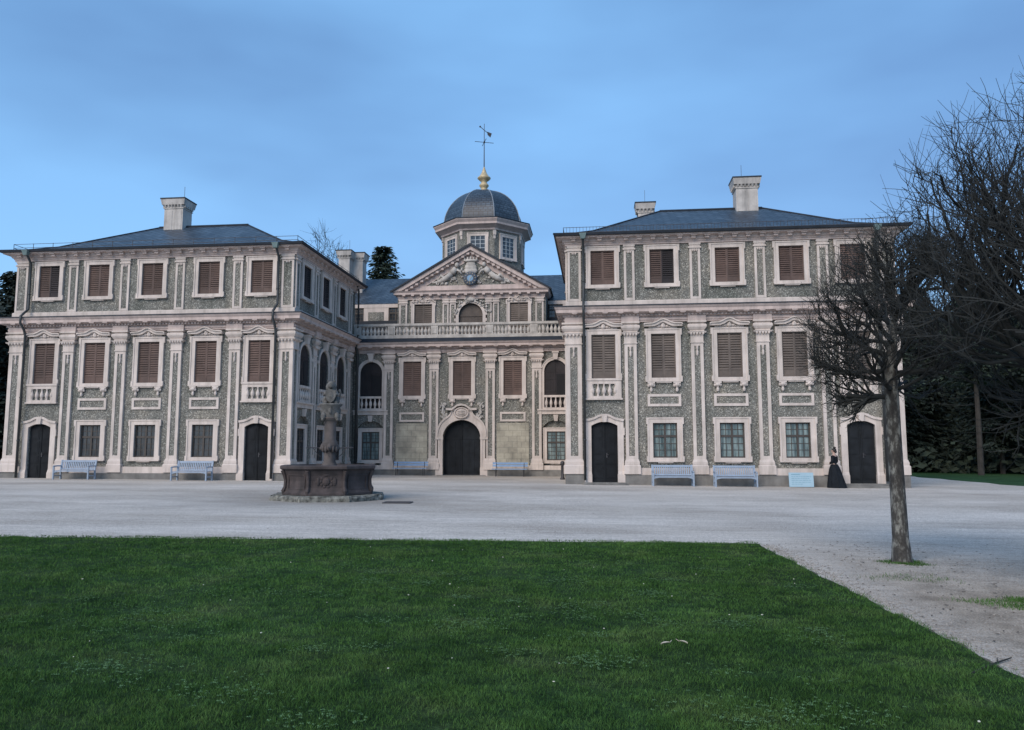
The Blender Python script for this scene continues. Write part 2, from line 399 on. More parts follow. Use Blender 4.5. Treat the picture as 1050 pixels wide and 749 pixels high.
def leaf_mb(w, h, n, solid=.16):      # one louvred shutter leaf, origin bottom centre
    b = MB(); f = .055; hw = w / 2
    b.box(-hw, -hw + f, -.02, .02, 0, h); b.box(hw - f, hw, -.02, .02, 0, h)
    b.box(-hw + f, hw - f, -.02, .02, h - f, h)
    zb = h * solid
    b.box(-hw + f, hw - f, -.008, .012, 0, zb); b.box(-hw + f, hw - f, -.02, .02, zb, zb + f * .8)
    z0 = zb + f * .8; st = (h - f - z0) / n
    for i in range(n):
        z = z0 + st * i
        x0, x1 = -hw + f, hw - f
        b.add([(x0, -.026, z + .004), (x1, -.026, z + .004), (x1, .016, z + st * .78), (x0, .016, z + st * .78),
               (x0, -.026, z - .012), (x1, -.026, z - .012), (x1, .016, z + st * .66), (x0, .016, z + st * .66)],
              [(0, 1, 2, 3), (7, 6, 5, 4), (0, 4, 5, 1), (3, 2, 6, 7)])
    return b
LEAF = {}
def leaf(parent, x, z, w, h, n, mat, y=.03, ang=0., hinge=None):
    key = (w, h, n, mat)
    if key not in LEAF:
        o = leaf_mb(w, h, n).build('shutter', mat, parent); LEAF[key] = o
    else:
        o = LEAF[key].copy(); COL.objects.link(o); o.parent = parent
    o.location = (x, y, z); o.rotation_euler = (0, 0, ang); return o

def frame_mb(hw, z0, z1, fw, out=.09, sill=True, ear=.05, bot=True):   # flat moulded surround with eared corners
    b = MB(); x = hw + fw; t = z1 + fw; bz = z0 - (fw * .62 if bot else 0)
    b.box(-x, -hw, -out, .02, bz, t); b.box(hw, x, -out, .02, bz, t); b.box(-hw, hw, -out, .02, z1, t)
    if bot: b.box(-hw, hw, -out, .02, bz, z0)
    # outer raised fillet
    q = .05
    b.box(-x - .012, -x + q, -out - .03, .018, bz, t + .012); b.box(x - q, x + .012, -out - .03, .018, bz, t + .012)
    b.box(-x + q, x - q, -out - .03, -out + .002, t - q, t + .012)
    eh = .30
    for sgn in (-1, 1):
        a, c = (x + .012, x + .012 + ear) if sgn > 0 else (-x - .012 - ear, -x - .012)
        b.box(a, c, -out - .03, .016, t - eh, t + .012)
        b.box(a, c, -out - .03, .016, bz, bz + .22)
    if bot: b.box(-x - .05, x + .05, -out - .06, .014, bz - .05, bz - .002); b.box(-hw * .62, hw * .62, -out - .03, .012, bz - .10, bz - .052)
    return b

def hood_mb(hw, z, h, out=.24):
    b = MB()
    k = [(-1, .0), (-1, .30), (-.93, .42), (-.55, .46), (-.38, .60), (-.14, .92), (0, 1), (.14, .92), (.38, .60), (.55, .46), (.93, .42), (1, .30), (1, 0)]
    lo = [(.62, .0), (.46, .03), (.28, .20), (.10, .48), (0, .54), (-.10, .48), (-.28, .20), (-.46, .03), (-.62, .0)]
    b.prism([(x * hw, z + t * h) for x, t in k + lo], -out, .02)
    k2 = [(x * 1.03, t + .02) for x, t in k[1:-1]]; k3 = [(x, t - .13) for x, t in k[1:-1]]
    b.band([(x * hw, z + t * h) for x, t in k2], [(x * hw, z + t * h) for x, t in k3], -out - .07, -out + .01)
    # small shell ornament under the point
    b.blob((0, -.10, z + .10 * h), (.13, .10, .12)); b.blob((0, -.14, z + .24 * h), (.07, .07, .08))
    for sx in (-1, 1):
        b.blob((sx * .19, -.09, z + .03 * h), (.10, .07, .05)); b.blob((sx * .30, -.07, z - .04 * h), (.06, .05, .04))
        b.tube([(sx * .24, -.10, z + .2 * h), (sx * .12, -.12, z + .42 * h), (0, -.13, z + .50 * h)], .03, 5)
    return b

def guttae(sx, z):                     # scrolled bracket hanging below a sill
    b = MB()
    b.box(sx - .17, sx + .17, -.15, .015, z - .08, z)
    b.blob((sx, -.10, z - .14), (.15, .10, .09)); b.blob((sx - .12, -.08, z - .16), (.07, .06, .08)); b.blob((sx + .12, -.08, z - .16), (.07, .06, .08))
    b.lathe([(.02, z - .47), (.06, z - .44), (.075, z - .36), (.05, z - .28), (.08, z - .2)], (sx, -.06), 7)
    return b

def shuttered(z0, z1, hw=.57, fw=.235, mat='shutter', n=14, dark_right=False):
    r = empty('shuttered_window')
    b = frame_mb(hw, z0, z1, fw); b.box(-hw - .1, hw + .1, -.06, .015, z1 + fw + .012, z1 + fw + .2)
    b.build('frame', 'trim', r)
    hood_mb(.90, z1 + .34, .36).build('hood', 'trim', r)
    g = guttae(-.60, z0 - fw * .62 - .055); g2 = guttae(.60, z0 - fw * .62 - .055)
    g.build('bracket', 'trim', r); g2.build('bracket', 'trim', r)
    leaf(r, -hw / 2, z0, hw, z1 - z0, n, mat); leaf(r, hw / 2, z0, hw, z1 - z0, n, mat)
    return r
BALU = [(.055, 0), (.06, .03), (.045, .06), (.05, .10), (.088, .20), (.092, .27), (.07, .36), (.04, .46), (.034, .52), (.05, .56), (.055, .6)]
def balusters(b, xs, y, z, h, k=1.0, n=8):
    for x in xs: b.lathe([(r * k, z + t / .6 * h) for r, t in BALU], (x, y), n)
def balconied(z0, z1, hw=.57, fw=.235, mat='shutter', n=14, zb=3.98):
    r = empty('balcony_window')
    b = frame_mb(hw, z0, z1, fw, bot=False); b.box(-hw - .1, hw + .1, -.06, .015, z1 + fw + .012, z1 + fw + .2)
    b.build('frame', 'trim', r)
    hood_mb(.90, z1 + .34, .36).build('hood', 'trim', r)
    t = z0 - .01; x = hw + fw + .02
    p = MB()
    p.box(-x, -x + .27, -.12, .013, zb + .02, t - .1); p.box(x - .27, x, -.12, .013, zb + .02, t - .1)
    p.box(-x + .27, x - .27, -.12, .013, t - .26, t - .1); p.box(-x - .03, x + .03, -.16, .013, t - .1, t)
    p.box(-x + .27, x - .27, -.12, .013, zb + .02, zb + .12); p.box(-x - .05, x + .05, -.17, .011, zb - .06, zb + .02)
    nb = 4; w = 2 * (x - .27); xs = [-w / 2 + w * (i + .5) / nb for i in range(nb)]
    balusters(p, [q + w / nb / 2 for q in xs[:-1]] + [-w / 2 + .01, w / 2 - .01], -.055, zb + .12, t - .26 - zb - .12, 1.1)
    p.build('balustrade_panel', 'trim', r)
    q = MB(); q.box(-x + .27, x - .27, -.012, .012, zb + .12, t - .26); q.build('panel_ground', 'pebble', r)
    leaf(r, -hw / 2, z0, hw, z1 - z0, n, mat); leaf(r, hw / 2, z0, hw, z1 - z0, n, mat)
    return r
def apron(z0, z1, hw=.78):
    b = MB(); f = .12
    b.box(-hw, -hw + f, -.07, .02, z0, z1); b.box(hw - f, hw, -.07, .02, z0, z1)
    b.box(-hw + f, hw - f, -.07, .02, z0, z0 + f); b.box(-hw + f, hw - f, -.07, .02, z1 - f, z1)
    b.box(-hw + f, hw - f, -.02, .02, z0 + f, z1 - f, 1)
    o = b.build('apron_panel', ['trim', 'pebble']); return o
def casement(r, hw, z0, z1, y, pane, bars=(2, 2), tr=.62, mat='casement'):
    b = MB(); f = .06; zt = z0 + (z1 - z0) * tr
    b.box(-hw, -hw + f, y - .03, y + .03, z0, z1); b.box(hw - f, hw, y - .03, y + .03, z0, z1)
    b.box(-hw + f, hw - f, y - .03, y + .03, z0, z0 + f); b.box(-hw + f, hw - f, y - .03, y + .03, z1 - f, z1)
    b.box(-.045, .045, y - .035, y + .03, z0 + f, z1 - f)
    for sx in (-1, 1): b.box(min(sx * .045, sx * (hw - f)), max(sx * .045, sx * (hw - f)), y - .04, y + .03, zt - .05, zt + .05)
    c = .013
    for sx in (-1, 1):
        a0, a1 = .045, hw - f
        for (q0, q1, nz) in ((z0 + f, zt - .05, bars[1]), (zt + .05, z1 - f, max(1, bars[1] - 1))):
            for i in range(1, bars[0]):
                xx = a0 + (a1 - a0) * i / bars[0]; b.box(sx * xx - c, sx * xx + c, y - .02, y + .02, q0, q1)
            for i in range(1, nz + 1):
                zz = q0 + (q1 - q0) * i / (nz + 1); b.box(min(sx * a0, sx * a1), max(sx * a0, sx * a1), y - .016, y + .016, zz - c, zz + c)
    cs = b.build('casement', mat, r)
    p = MB()
    for sx in (-1, 1):
        x0, x1 = sorted((sx * .045, sx * (hw - f)))
        for q0, q1 in ((z0 + f, zt - .05), (zt + .05, z1 - f)):
            j = random.uniform(-.006, .006)
            p.add([(x0, y + j, q0), (x1, y - j, q0), (x1, y - j + .004, q1), (x0, y + j + .004, q1)], [(0, 1, 2, 3)])
    p.build('pane', pane, cs)
def glazed(z0, z1, hw=.56, fw=.245, pane='pane', name='glazed_window', bars=(2, 2), y=.09, ear=.05):
    r = empty(name); frame_mb(hw, z0, z1, fw, ear=ear).build('frame', 'trim', r)
    casement(r, hw, z0, z1, y, pane, bars); return r
def attic_window(z0=9.48, z1=11.15, hw=.57, fw=.215, mat='shutter', dark=None):
    r = empty('attic_window'); frame_mb(hw, z0, z1, fw).build('frame', 'trim', r)
    for s_, mm in ((-1, mat), (1, dark or mat)): leaf(r, s_ * hw / 2, z0, hw, z1 - z0, 13, mm)
    return r
def arc(hw, zs, rise, n=14, cx=0.):
    return [(cx - hw * math.cos(math.pi * i / n), zs + rise * math.sin(math.pi * i / n)) for i in range(n + 1)]
def seg(hw, zs, rise, n=10):
    return [(-hw + 2 * hw * i / n, zs + rise * (1 - ((-1 + 2 * i / n) ** 2))) for i in range(n + 1)]
def house_door(h=2.70, rise=.19, hw=.615):
    r = empty('door'); f = MB(); x = hw + .28
    inner = [(-hw, 0.05)] + seg(hw, h, rise) + [(hw, .05)]
    top = [(-x, h + .26), (-x * .72, h + .30), (-x * .5, h + .36), (-x * .3, h + .46), (-.12, h + .50), (0, h + .505), (.12, h + .50), (x * .3, h + .46), (x * .5, h + .36), (x * .72, h + .30), (x, h + .26)]
    outer = [(-x, .05)] + top + [(x, .05)]
    f.band(outer, inner, -.10, .02)
    t2 = [(a * 1.035, b + .05) for a, b in top]; f.band(t2, [(a, b - .055) for a, b in top], -.17, -.095)
    f.prism([(-.10, h + rise - .02), (.10, h + rise - .02), (.14, h + .53), (-.14, h + .53)], -.20, -.09)
    for s_ in (-1, 1):
        f.box(min(s_ * (x - .30), s_ * (x + .05)), max(s_ * (x - .30), s_ * (x + .05)), -.16, .015, .03, .42)
        f.frustum((min(s_ * (x - .29), s_ * (x + .03)), max(s_ * (x - .29), s_ * (x + .03)), -.15, .012), .42, (min(s_ * (x - .28), s_ * x), max(s_ * (x - .28), s_ * x), -.11, .01), .56)
        f.box(min(s_ * x, s_ * (x + .05)), max(s_ * x, s_ * (x + .05)), -.12, .012, h - .45, h - .10)
    f.build('frame', 'trim', r)
    for s_ in (-1, 1):
        d = MB()
        pts = [p for p in seg(hw, h, rise, 20) if (p[0] * s_ >= -1e-6)]
        poly = [(s_ * .006, .06)] + [(pts[0 if s_ > 0 else -1][0] * 0 + s_ * .006, h + rise)] + [p for p in (pts[1:] if s_ > 0 else pts[-2::-1])] + [(s_ * hw, .06)]
        d.prism(poly, .10, .15)
        for z0, z1 in ((.22, .78), (.88, 1.28), (1.36, 2.0), (2.08, h - .05)):
            d.box(min(s_ * .09, s_ * (hw - .09)), max(s_ * .09, s_ * (hw - .09)), .082, .101, z0, z1)
            d.box(min(s_ * .15, s_ * (hw - .15)), max(s_ * .15, s_ * (hw - .15)), .07, .083, z0 + .06, z1 - .06)
        d.box(min(s_ * .006, s_ * .05), max(s_ * .006, s_ * .05), .075, .101, .06, h + rise - .04)
        lf = d.build('door_leaf', 'door', r)
        if s_ > 0:
            hb = MB(); hb.tube([(.10, .06, 1.33), (.10, .02, 1.33), (.19, .02, 1.33)], .014, 6); hb.box(.075, .125, .058, .075, 1.2, 1.42); hb.build('handle', 'iron', lf)
    st = MB(); st.box(-x - .08, x + .08, -.42, .10, -.2, .05); st.box(-x - .2, x + .2, -.72, -.40, -.3, -.045); st.build('step', 'plinth', r)
    return r
def arched(zs=6.3, hw=.70, z0=4.87, mat='darkshut', opened=True):      # arched loggia window with its balustrade and keystones
    r = empty('arched_window'); f = MB(); fw = .18
    inner = [(-hw, z0 - .9)] + arc(hw, zs, hw) + [(hw, z0 - .9)]
    outer = [(-hw - fw, z0 - .9)] + arc(hw + fw, zs, hw + fw) + [(hw + fw, z0 - .9)]
    f.band(outer, inner, -.05, .02)
    o2 = [(-hw - fw - .012, z0 - .9)] + arc(hw + fw + .012, zs, hw + fw + .012) + [(hw + fw + .012, z0 - .9)]
    i2 = [(-hw - fw + .05, z0 - .9)] + arc(hw + fw - .05, zs, hw + fw - .05) + [(hw + fw - .05, z0 - .9)]
    f.band(o2, i2, -.075, -.048)
    for s_ in (-1, 1): f.box(min(s_ * (hw + fw - .03), s_ * (hw + fw + .16)), max(s_ * (hw + fw - .03), s_ * (hw + fw + .16)), -.10, .015, zs - .07, zs + .09)
    f.build('frame', 'trim', r)
    k = MB(); k.frustum((-.12, .12, -.20, .01), zs + hw + .02, (-.17, .17, -.26, .012), zs + hw + .42); k.box(-.21, .21, -.30, .013, zs + hw + .42, zs + hw + .5)
    k.build('keystone', 'trim', r)
    sh = MB(); n = 16; pts = arc(hw - .005, zs, hw - .005, n)
    for s_ in (-1, 1):
        half = [p for p in pts if p[0] * s_ >= -1e-6]
        if s_ > 0: poly = [(.006, z0 - .9), (.006, zs + hw - .005)] + half[1:] + [(hw - .005, z0 - .9)]
        else: poly = [(-hw + .005, z0 - .9)] + half[:-1] + [(-.006, zs + hw - .005), (-.006, z0 - .9)]
        q = MB(); q.prism(poly, .06, .10)
        for i in range(1, 4): q.box(s_ * hw * i / 4 - .012, s_ * hw * i / 4 + .012, .045, .061, z0 - .85, zs + .1)
        for zz in (z0 + .25, z0 + 1.0, zs): q.box(min(s_ * .03, s_ * (hw - .04)), max(s_ * .03, s_ * (hw - .04)), .042, .06, zz - .05, zz + .05)
        if s_ > 0 and opened: q.box(.04, hw - .1, .038, .0595, z0 - .2, zs - .15, 1)
        q.build('shutter', [mat, 'void'], r)
    b = MB(); t = z0 - .02; zb = 4.0
    b.box(-hw, hw, -.13, .03, t - .13, t); b.box(-hw, hw, -.11, .03, zb, zb + .1)
    bl = b.build('balustrade', 'trim', r)
    nb = 5
    pb = MB(); balusters(pb, [0], 0, 0, t - .13 - zb - .1, 1.08); me = pb.mesh('baluster', ['trim'], smooth=True)
    for i in range(nb):
        o = bpy.data.objects.new('baluster', me); COL.objects.link(o); o.parent = bl; o.location = (-hw + 2 * hw * (i + .5) / nb, -.05, zb + .1)
    s = MB(); s.box(-1.10, 1.10, -.09, .017, 3.70, 3.92); s.box(-1.12, 1.12, -.17, .016, 3.92, 4.0); s.build('string_course', 'trim', r)
    k2 = MB(); k2.frustum((-.10, .10, -.11, .01), 3.28, (-.15, .15, -.16, .012), 3.66); k2.build('keystone', 'trim', r)
    return r

CAPL = [(6.58, .04, .03), (6.63, .04, .03), (6.634, .01, 0), (7.00, .01, .0), (7.05, .12, .11), (7.12, .155, .14), (7.124, .06, .05), (7.17, .045, .04), (7.24, .10, .08), (7.33, .155, .12), (7.42, .16, .10), (7.47, .12, .10), (7.473, .05, .07), (7.52, .06, .14), (7.55, .15, .14), (7.63, .15, .14)]
def pilaster(hw, dz=0., out=.12, corner=0, z_base=.44):
    # corner: 0 flat on the wall, +1 pier turning at its right end, -1 at its left end
    b = MB(); rect = (-hw, hw, -out, .03 if not corner else 2 * hw - out)
    def lv(z0, z1, e0, e1=None, m=0, o0=None, o1=None):
        e1 = e0 if e1 is None else e1
        b.frustum((rect[0] - e0, rect[1] + e0, rect[2] - e0, rect[3] + (e0 if corner else 0)), z0, (rect[0] - e1, rect[1] + e1, rect[2] - e1, rect[3] + (e1 if corner else 0)), z1, m)
    lv(z_base, z_base + .38, .10); lv(z_base + .38, z_base + .45, .10, .045); lv(z_base + .45, z_base + .56, .06); lv(z_base + .56, z_base + .68, .055, .015)
    zb, zt = z_base + .68, 6.58 + dz; e = .035
    b.box(rect[0] + e, rect[1] - e, rect[2] + e, rect[3] - (e if corner else 0), zb, zt, 1)
    st = .15 if hw < .33 else .2
    b.box(rect[0], rect[0] + st, rect[2], rect[3] - .004, zb, zt); 
    b.box(rect[1] - st, rect[1], rect[2], (rect[2] + st) if corner == 1 else rect[3] - .004, zb, zt)
    if corner == -1:
        b.v = b.v; 
    b.box(rect[0] + st, rect[1] - st, rect[2], rect[2] + .06, zb, zb + .16); b.box(rect[0] + st, rect[1] - st, rect[2], rect[2] + .06, zt - .14, zt)
    if corner == 1:
        b.box(rect[1] - .06, rect[1], rect[3] - st, rect[3], zb, zt)
    lp = CAPL
    for (z0, e0, _), (z1, e1, _) in zip(lp[:-1], lp[1:]):
        if z1 - z0 > .002: lv(z0 + dz, z1 + dz, e0, e1)
    # drops under the lambrequin and the bell hanging in the panel
    nd = 5
    for i in range(nd):
        x = rect[0] - .06 + (rect[1] - rect[0] + .12) * (i + .5) / nd
        b.blob((x, rect[2] - .11, 7.02 + dz), (.05, .04, .075), 0, None, 6, 4)
    b.lathe([(.02, zt - .62), (.055, zt - .56), (.06, zt - .42), (.03, zt - .34), (.05, zt - .26), (.07, zt - .14)], (0, rect[2] + .02), 6)
    return b.build('pilaster', ['trim', 'pebble'])
def attic_pilaster(hw, z0, z1, out=.07):
    b = MB(); st = .11 if hw > .2 else .09
    b.box(-hw + .02, hw - .02, -out + .03, .02, z0, z1, 1)
    b.box(-hw, -hw + st, -out, .018, z0, z1); b.box(hw - st, hw, -out, .018, z0, z1)
    b.box(-hw + st, hw - st, -out, .016, z0, z0 + .12); b.box(-hw + st, hw - st, -out, .016, z1 - .34, z1)
    b.box(-hw - .05, hw + .05, -out - .05, .014, z1 - .26, z1 - .18); b.box(-hw - .03, hw + .03, -out - .03, .015, z1 - .1, z1)
    for x in (-.08, 0, .08): b.blob((x, -out - .01, z1 - .36), (.035, .03, .08), 0, None, 6, 4)
    return b.build('attic_pilaster', ['trim', 'pebble'])

# ------------------------------------------------------------------ the two wings
OFF_IN, OFF_OUT = 6.87, 22.10
YB = 47.12
BAYS = [8.58, 11.40, 14.47, 17.42, 20.20]
PILS = [9.86, 12.97, 15.98, 18.85]
SIDE_BAYS = [1.62, 4.47, 7.30]           # measured back from the front corner
SIDE_PILS = [3.03, 5.88, 8.85]
ZM0, ZM1 = 4.95, 7.05
def holes_front(centers):
    h = []
    for i, c in enumerate(centers):
        h.append((c - .57, c + .57, ZM0, ZM1, .14)); h.append((c - .57, c + .57, 9.48, 11.15, .14))
        if i in (0, 4): h.append((c - .615, c + .615, -.3, 2.89, .2))
        else: h.append((c - .56, c + .56, 1.2, 2.82, .2))
    return h
def arch_holes(centers, y=0.):
    h = []
    for c in centers: h.append((c - .70, c + .70, 3.97, 7.0, .45)); h.append((c - .90, c + .90, .5, 3.34, .24, 0))
    return h
def niche(b, c, zs=2.54, hw=.90):          # blind arch below
    b.spandrel(c, hw, zs, .80, .24, 0, 0, top=3.34)
def local_front(x, y, rz):                 # matrix of a facade frame
    return Matrix.Translation((x - X0, y - YC, 0)) @ Matrix.Rotation(rz, 4, 'Z')
for sg in (-1, 1):
    w = MB(); xa, xb = sorted((X0 + sg * OFF_IN, X0 + sg * OFF_OUT)); cx = (xa + xb) / 2
    w.xf = local_front(cx, YF, 0); half = (xb - xa) / 2
    cent = sorted([X0 + sg * b - cx for b in BAYS])
    order = list(range(5)) if sg > 0 else list(range(4, -1, -1))
    w.wall(-half, half, -.3, 11.5, holes_front(cent), 0, 0, 1)
    # inner side
    L = YB - YF
    if sg < 0:
        w.xf = local_front(xb, YF, R(90)); sb = SIDE_BAYS
    else:
        w.xf = local_front(xa, YB, R(-90)); sb = [L - s for s in SIDE_BAYS]
    ah = arch_holes(sb) + [(c - .57, c + .57, 9.48, 11.15, .14) for c in sb]
    w.wall(0, L, -.3, 11.5, ah, 0, 0, 1)
    for c in sb: w.spandrel(c, .70, 6.3, .70, .45, 0, 0, top=7.0); niche(w, c)
    # outer side and back
    w.xf = local_front(xb, YF, R(90)) if sg > 0 else local_front(xa, YB, R(-90))
    w.wall(0, L, -.3, 11.5, [], 0, 0, 1)
    w.xf = local_front(xb, YB, R(180)); w.wall(0, xb - xa, -.3, 11.5, [], 0, 0, 1)
    w.build('wall', ['pebble', 'void'], PAL)
    rect = [(xa - X0, YF - YC), (xb - X0, YF - YC), (xb - X0, YB - YC), (xa - X0, YB - YC)]
    # plinth: broken at the doors
    pl = MB(); dcs = sorted([X0 + sg * BAYS[0], X0 + sg * BAYS[4]])
    spans = [(xa - .12, dcs[0] - .95), (dcs[0] + .95, dcs[1] - .95), (dcs[1] + .95, xb + .12)]
    for a, c in spans:
        pl.box(a - X0, c - X0, YF - YC - .15, YF - YC + .1, -.35, .40, 0); pl.box(a - X0 , c - X0, YF - YC - .11, YF - YC + .1, .40, .72, 1)
    xi = (xb if sg < 0 else xa) - X0; e = -1 if sg > 0 else 1
    pl.box(min(xi - e * .1, xi + e * .15), max(xi - e * .1, xi + e * .15), YF - YC + .1, YB - YC, -.35, .40, 0)
    pl.box(min(xi - e * .1, xi + e * .11), max(xi - e * .1, xi + e * .11), YF - YC + .1, YB - YC, .40, .66, 1)
    xo = (xa if sg < 0 else xb) - X0; e = -1 if sg < 0 else 1
    pl.box(min(xo - e * .1, xo + e * .15), max(xo - e * .1, xo + e * .15), YF - YC + .1, YB - YC, -.35, .40, 0)
    pl.build('plinth', ['plinth', 'trim'], PAL)
    # main entablature
    en = MB()
    prof = [(-.02, 7.62), (.13, 7.62), (.13, 7.70), (.17, 7.71), (.17, 7.80), (.10, 7.81), (.10, 7.88), (.22, 7.90), (.22, 7.99), (.32, 8.02), (.42, 8.03), (.42, 8.05), (.52, 8.06), (.52, 8.20), (.56, 8.24), (.61, 8.33), (.61, 8.36), (-.02, 8.42)]
    en.sweep(rect, prof, 0, True)
    def along(fn, step):
        for i in range(4):
            a, c = Vector(rect[i]), Vector(rect[(i + 1) % 4]); d = c - a; n = max(1, int(d.length / step)); d2 = d.normalized(); nn = Vector((d2.y, -d2.x))
            if (i == 2): continue
            for k in range(n): fn(a + d * ((k + .5) / n), d2, nn)
    def obox(b, p, d, n, hw, o0, o1, z0, z1, m=0):
        q = [p - d * hw + n * o0, p + d * hw + n * o0, p + d * hw + n * o1, p - d * hw + n * o1]
        b.add([(v.x, v.y, z) for z in (z0, z1) for v in q], [(0, 3, 2, 1), (4, 5, 6, 7), (0, 1, 5, 4), (1, 2, 6, 5), (2, 3, 7, 6), (3, 0, 4, 7)], m)
    along(lambda p, d, n: obox(en, p, d, n, .045, .20, .29, 7.905, 7.995), .17)
    along(lambda p, d, n: (obox(en, p, d, n, .09, .28, .48, 7.985, 8.048), obox(en, p, d, n, .13, .43, .512, 8.012, 8.055)), .72)
    for pc in PILS + [7.17, 21.76]:          # entablature breaks forward over each pilaster
        en.box(sg * pc - .42, sg * pc + .42, YF - YC - .24, YF - YC - .09, 7.615, 7.885)
    for sd in SIDE_PILS:
        xi = (xb if sg < 0 else xa) - X0; e = 1 if sg < 0 else -1
        en.box(min(xi + e * .09, xi + e * .24), max(xi + e * .09, xi + e * .24), YF - YC + sd - .38, YF - YC + sd + .38, 7.615, 7.885)
    en.build('cornice', 'pink', PAL)
    ld = MB(); ld.sweep(rect, [(-.01, 8.45), (.63, 8.385), (.64, 8.335), (.615, 8.33), (.612, 8.372), (-.01, 8.425)], 0, True); ld.build('cornice_flashing', 'lead', PAL)
    # attic base, entablature, gutter, roof
    ab = MB(); ab.sweep(rect, [(-.02, 8.40), (.075, 8.40), (.075, 8.66), (.05, 8.69), (-.02, 8.70)], 0, True); ab.build('attic_base', 'trim', PAL)
    ae = MB(); ae.sweep(rect, [(-.02, 11.42), (.09, 11.42), (.09, 11.50), (.13, 11.51), (.13, 11.56), (.20, 11.60), (.24, 11.72), (.46, 11.75), (.49, 11.75), (.49, 11.80), (.55, 11.84), (-.02, 11.86)], 0, True)
    along(lambda p, d, n: (obox(ae, p, d, n, .10, .19, .34, 11.60, 11.745), obox(ae, p, d, n, .14, .26, .44, 11.70, 11.752)), .62)
    ae.build('attic_cornice', 'pink', PAL)
    gt = MB(); gt.sweep(rect, [(.545, 11.80), (.60, 11.82), (.63, 11.93), (.545, 11.93)], 0, True); gt.build('gutter', 'lead', PAL)
    rf = MB(); e0 = .61
    def ringp(ins, z): return [(rect[0][0] - e0 + ins, rect[0][1] - e0 + ins, z), (rect[1][0] + e0 - ins, rect[1][1] - e0 + ins, z), (rect[2][0] + e0 - ins, rect[2][1] + e0 - ins, z), (rect[3][0] - e0 + ins, rect[3][1] + e0 - ins, z)]
    D = (YB - YF + 2 * e0) / 2
    lv = [(0, 11.90), (.9, 12.14), (1.9, 12.52), (D - .02, 14.52)]
    for (i0, z0), (i1, z1) in zip(lv[:-1], lv[1:]):
        A, B = ringp(i0, z0), ringp(i1, z1)
        rf.add(A + B, [(i, (i + 1) % 4, (i + 1) % 4 + 4, i + 4) for i in range(4)])
    roof = rf.build('roof', 'slate', PAL, uv=True)
    rg = MB(); T = ringp(D - .02, 14.52); rg.tube([T[0], T[1]], .09, 6)
    for i in range(4):
        rg.tube([ringp(q, z)[i] for q, z in lv], .06, 5)
    rg.build('ridge_cap', 'lead', roof)
    sgd = MB(); q = ringp(.45, 12.02)
    for i in (0, 1, 3):
        a, c = Vector(q[i]), Vector(q[(i + 1) % 4]); d = (c - a); ln = d.length
        for zz in ((.12, .32) if sg < 0 else (.05, .30)): sgd.tube([a + Vector((0, 0, zz)), c + Vector((0, 0, zz))], .014, 4)
        n = int(ln / (1.1 if sg < 0 else .16))
        for k in range(n + 1): p = a + d * (k / n); sgd.tube([p, p + Vector((0, 0, .34 if sg < 0 else .32))], .014 if sg < 0 else .011, 4)
    sgd.build('snow_guard', 'iron', roof)
    # chimney on the ridge
    def chimney(cx, cy, hw, hd, z0, z1, rods=1, off=.5, par=roof):
        c = MB()
        c.box(cx - hw, cx + hw, cy - hd, cy + hd, z0, z1 - .62)
        c.box(cx - hw - .04, cx + hw + .04, cy - hd - .04, cy + hd + .04, z1 - .62, z1 - .56)
        c.frustum((cx - hw, cx + hw, cy - hd, cy + hd), z1 - .56, (cx - hw - .02, cx + hw + .02, cy - hd - .02, cy + hd + .02), z1 - .42)
        n = int(2 * hw / .17)
        for k in range(n):
            x = cx - hw + 2 * hw * (k + .5) / n
            for s_ in (-1, 1): c.frustum((x - .045, x + .045, min(cy + s_ * hd, cy + s_ * (hd + .05)), max(cy + s_ * hd, cy + s_ * (hd + .05))), z1 - .54, (x - .05, x + .05, min(cy + s_ * hd, cy + s_ * (hd + .12)), max(cy + s_ * hd, cy + s_ * (hd + .12))), z1 - .40)
        n = int(2 * hd / .17)
        for k in range(n):
            y = cy - hd + 2 * hd * (k + .5) / n
            for s_ in (-1, 1): c.box(min(cx + s_ * hw, cx + s_ * (hw + .12)), max(cx + s_ * hw, cx + s_ * (hw + .12)), y - .05, y + .05, z1 - .54, z1 - .40)
        c.frustum((cx - hw - .11, cx + hw + .11, cy - hd - .11, cy + hd + .11), z1 - .40, (cx - hw - .17, cx + hw + .17, cy - hd - .17, cy + hd + .17), z1 - .07)
        c.box(cx - hw - .19, cx + hw + .19, cy - hd - .19, cy + hd + .19, z1 - .07, z1, 1)
        for s_ in (-.5, .5): c.box(cx + s_ * hw - .36 * hw, cx + s_ * hw + .36 * hw, cy - hd - .015, cy - hd + .01, z0 + .35, z1 - .72)
        o = c.build('chimney', ['chimney', 'lead'], par)
        for k in range(rods):
            rr = MB(); x = cx + off * hw; rr.tube([(x, cy, z1), (x, cy, z1 + .85)], .012, 4); rr.build('lightning_rod', 'iron', o)
        return o
    chimney(sg * (16.1 if sg < 0 else 16.35), 42.2 - YC,   .57, .50, 13.9, 16.12, 1, .6 if sg < 0 else -.3)
    # windows, doors, pilasters
    SH = 'shutter' if sg < 0 else 'oldshut'
    for i, bx in enumerate(BAYS):
        x = X0 + sg * bx
        loc = P(x, YF)
        if i in (0, 4):
            K.put('door', house_door, loc); K.put('balc' + SH, lambda: balconied(ZM0, ZM1, mat=SH), loc)
        else:
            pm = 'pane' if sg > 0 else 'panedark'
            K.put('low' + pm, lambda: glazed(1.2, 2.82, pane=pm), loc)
            K.put('main' + SH, lambda: shuttered(ZM0, ZM1, mat=SH), loc); K.put('apron', lambda: apron(3.60, 4.18), loc)
        if (sg > 0 and i == 1) or (sg < 0 and i == 4): K.put('atticd', lambda: attic_window(dark='darkshut'), loc)
        else: K.put('attic', attic_window, loc)
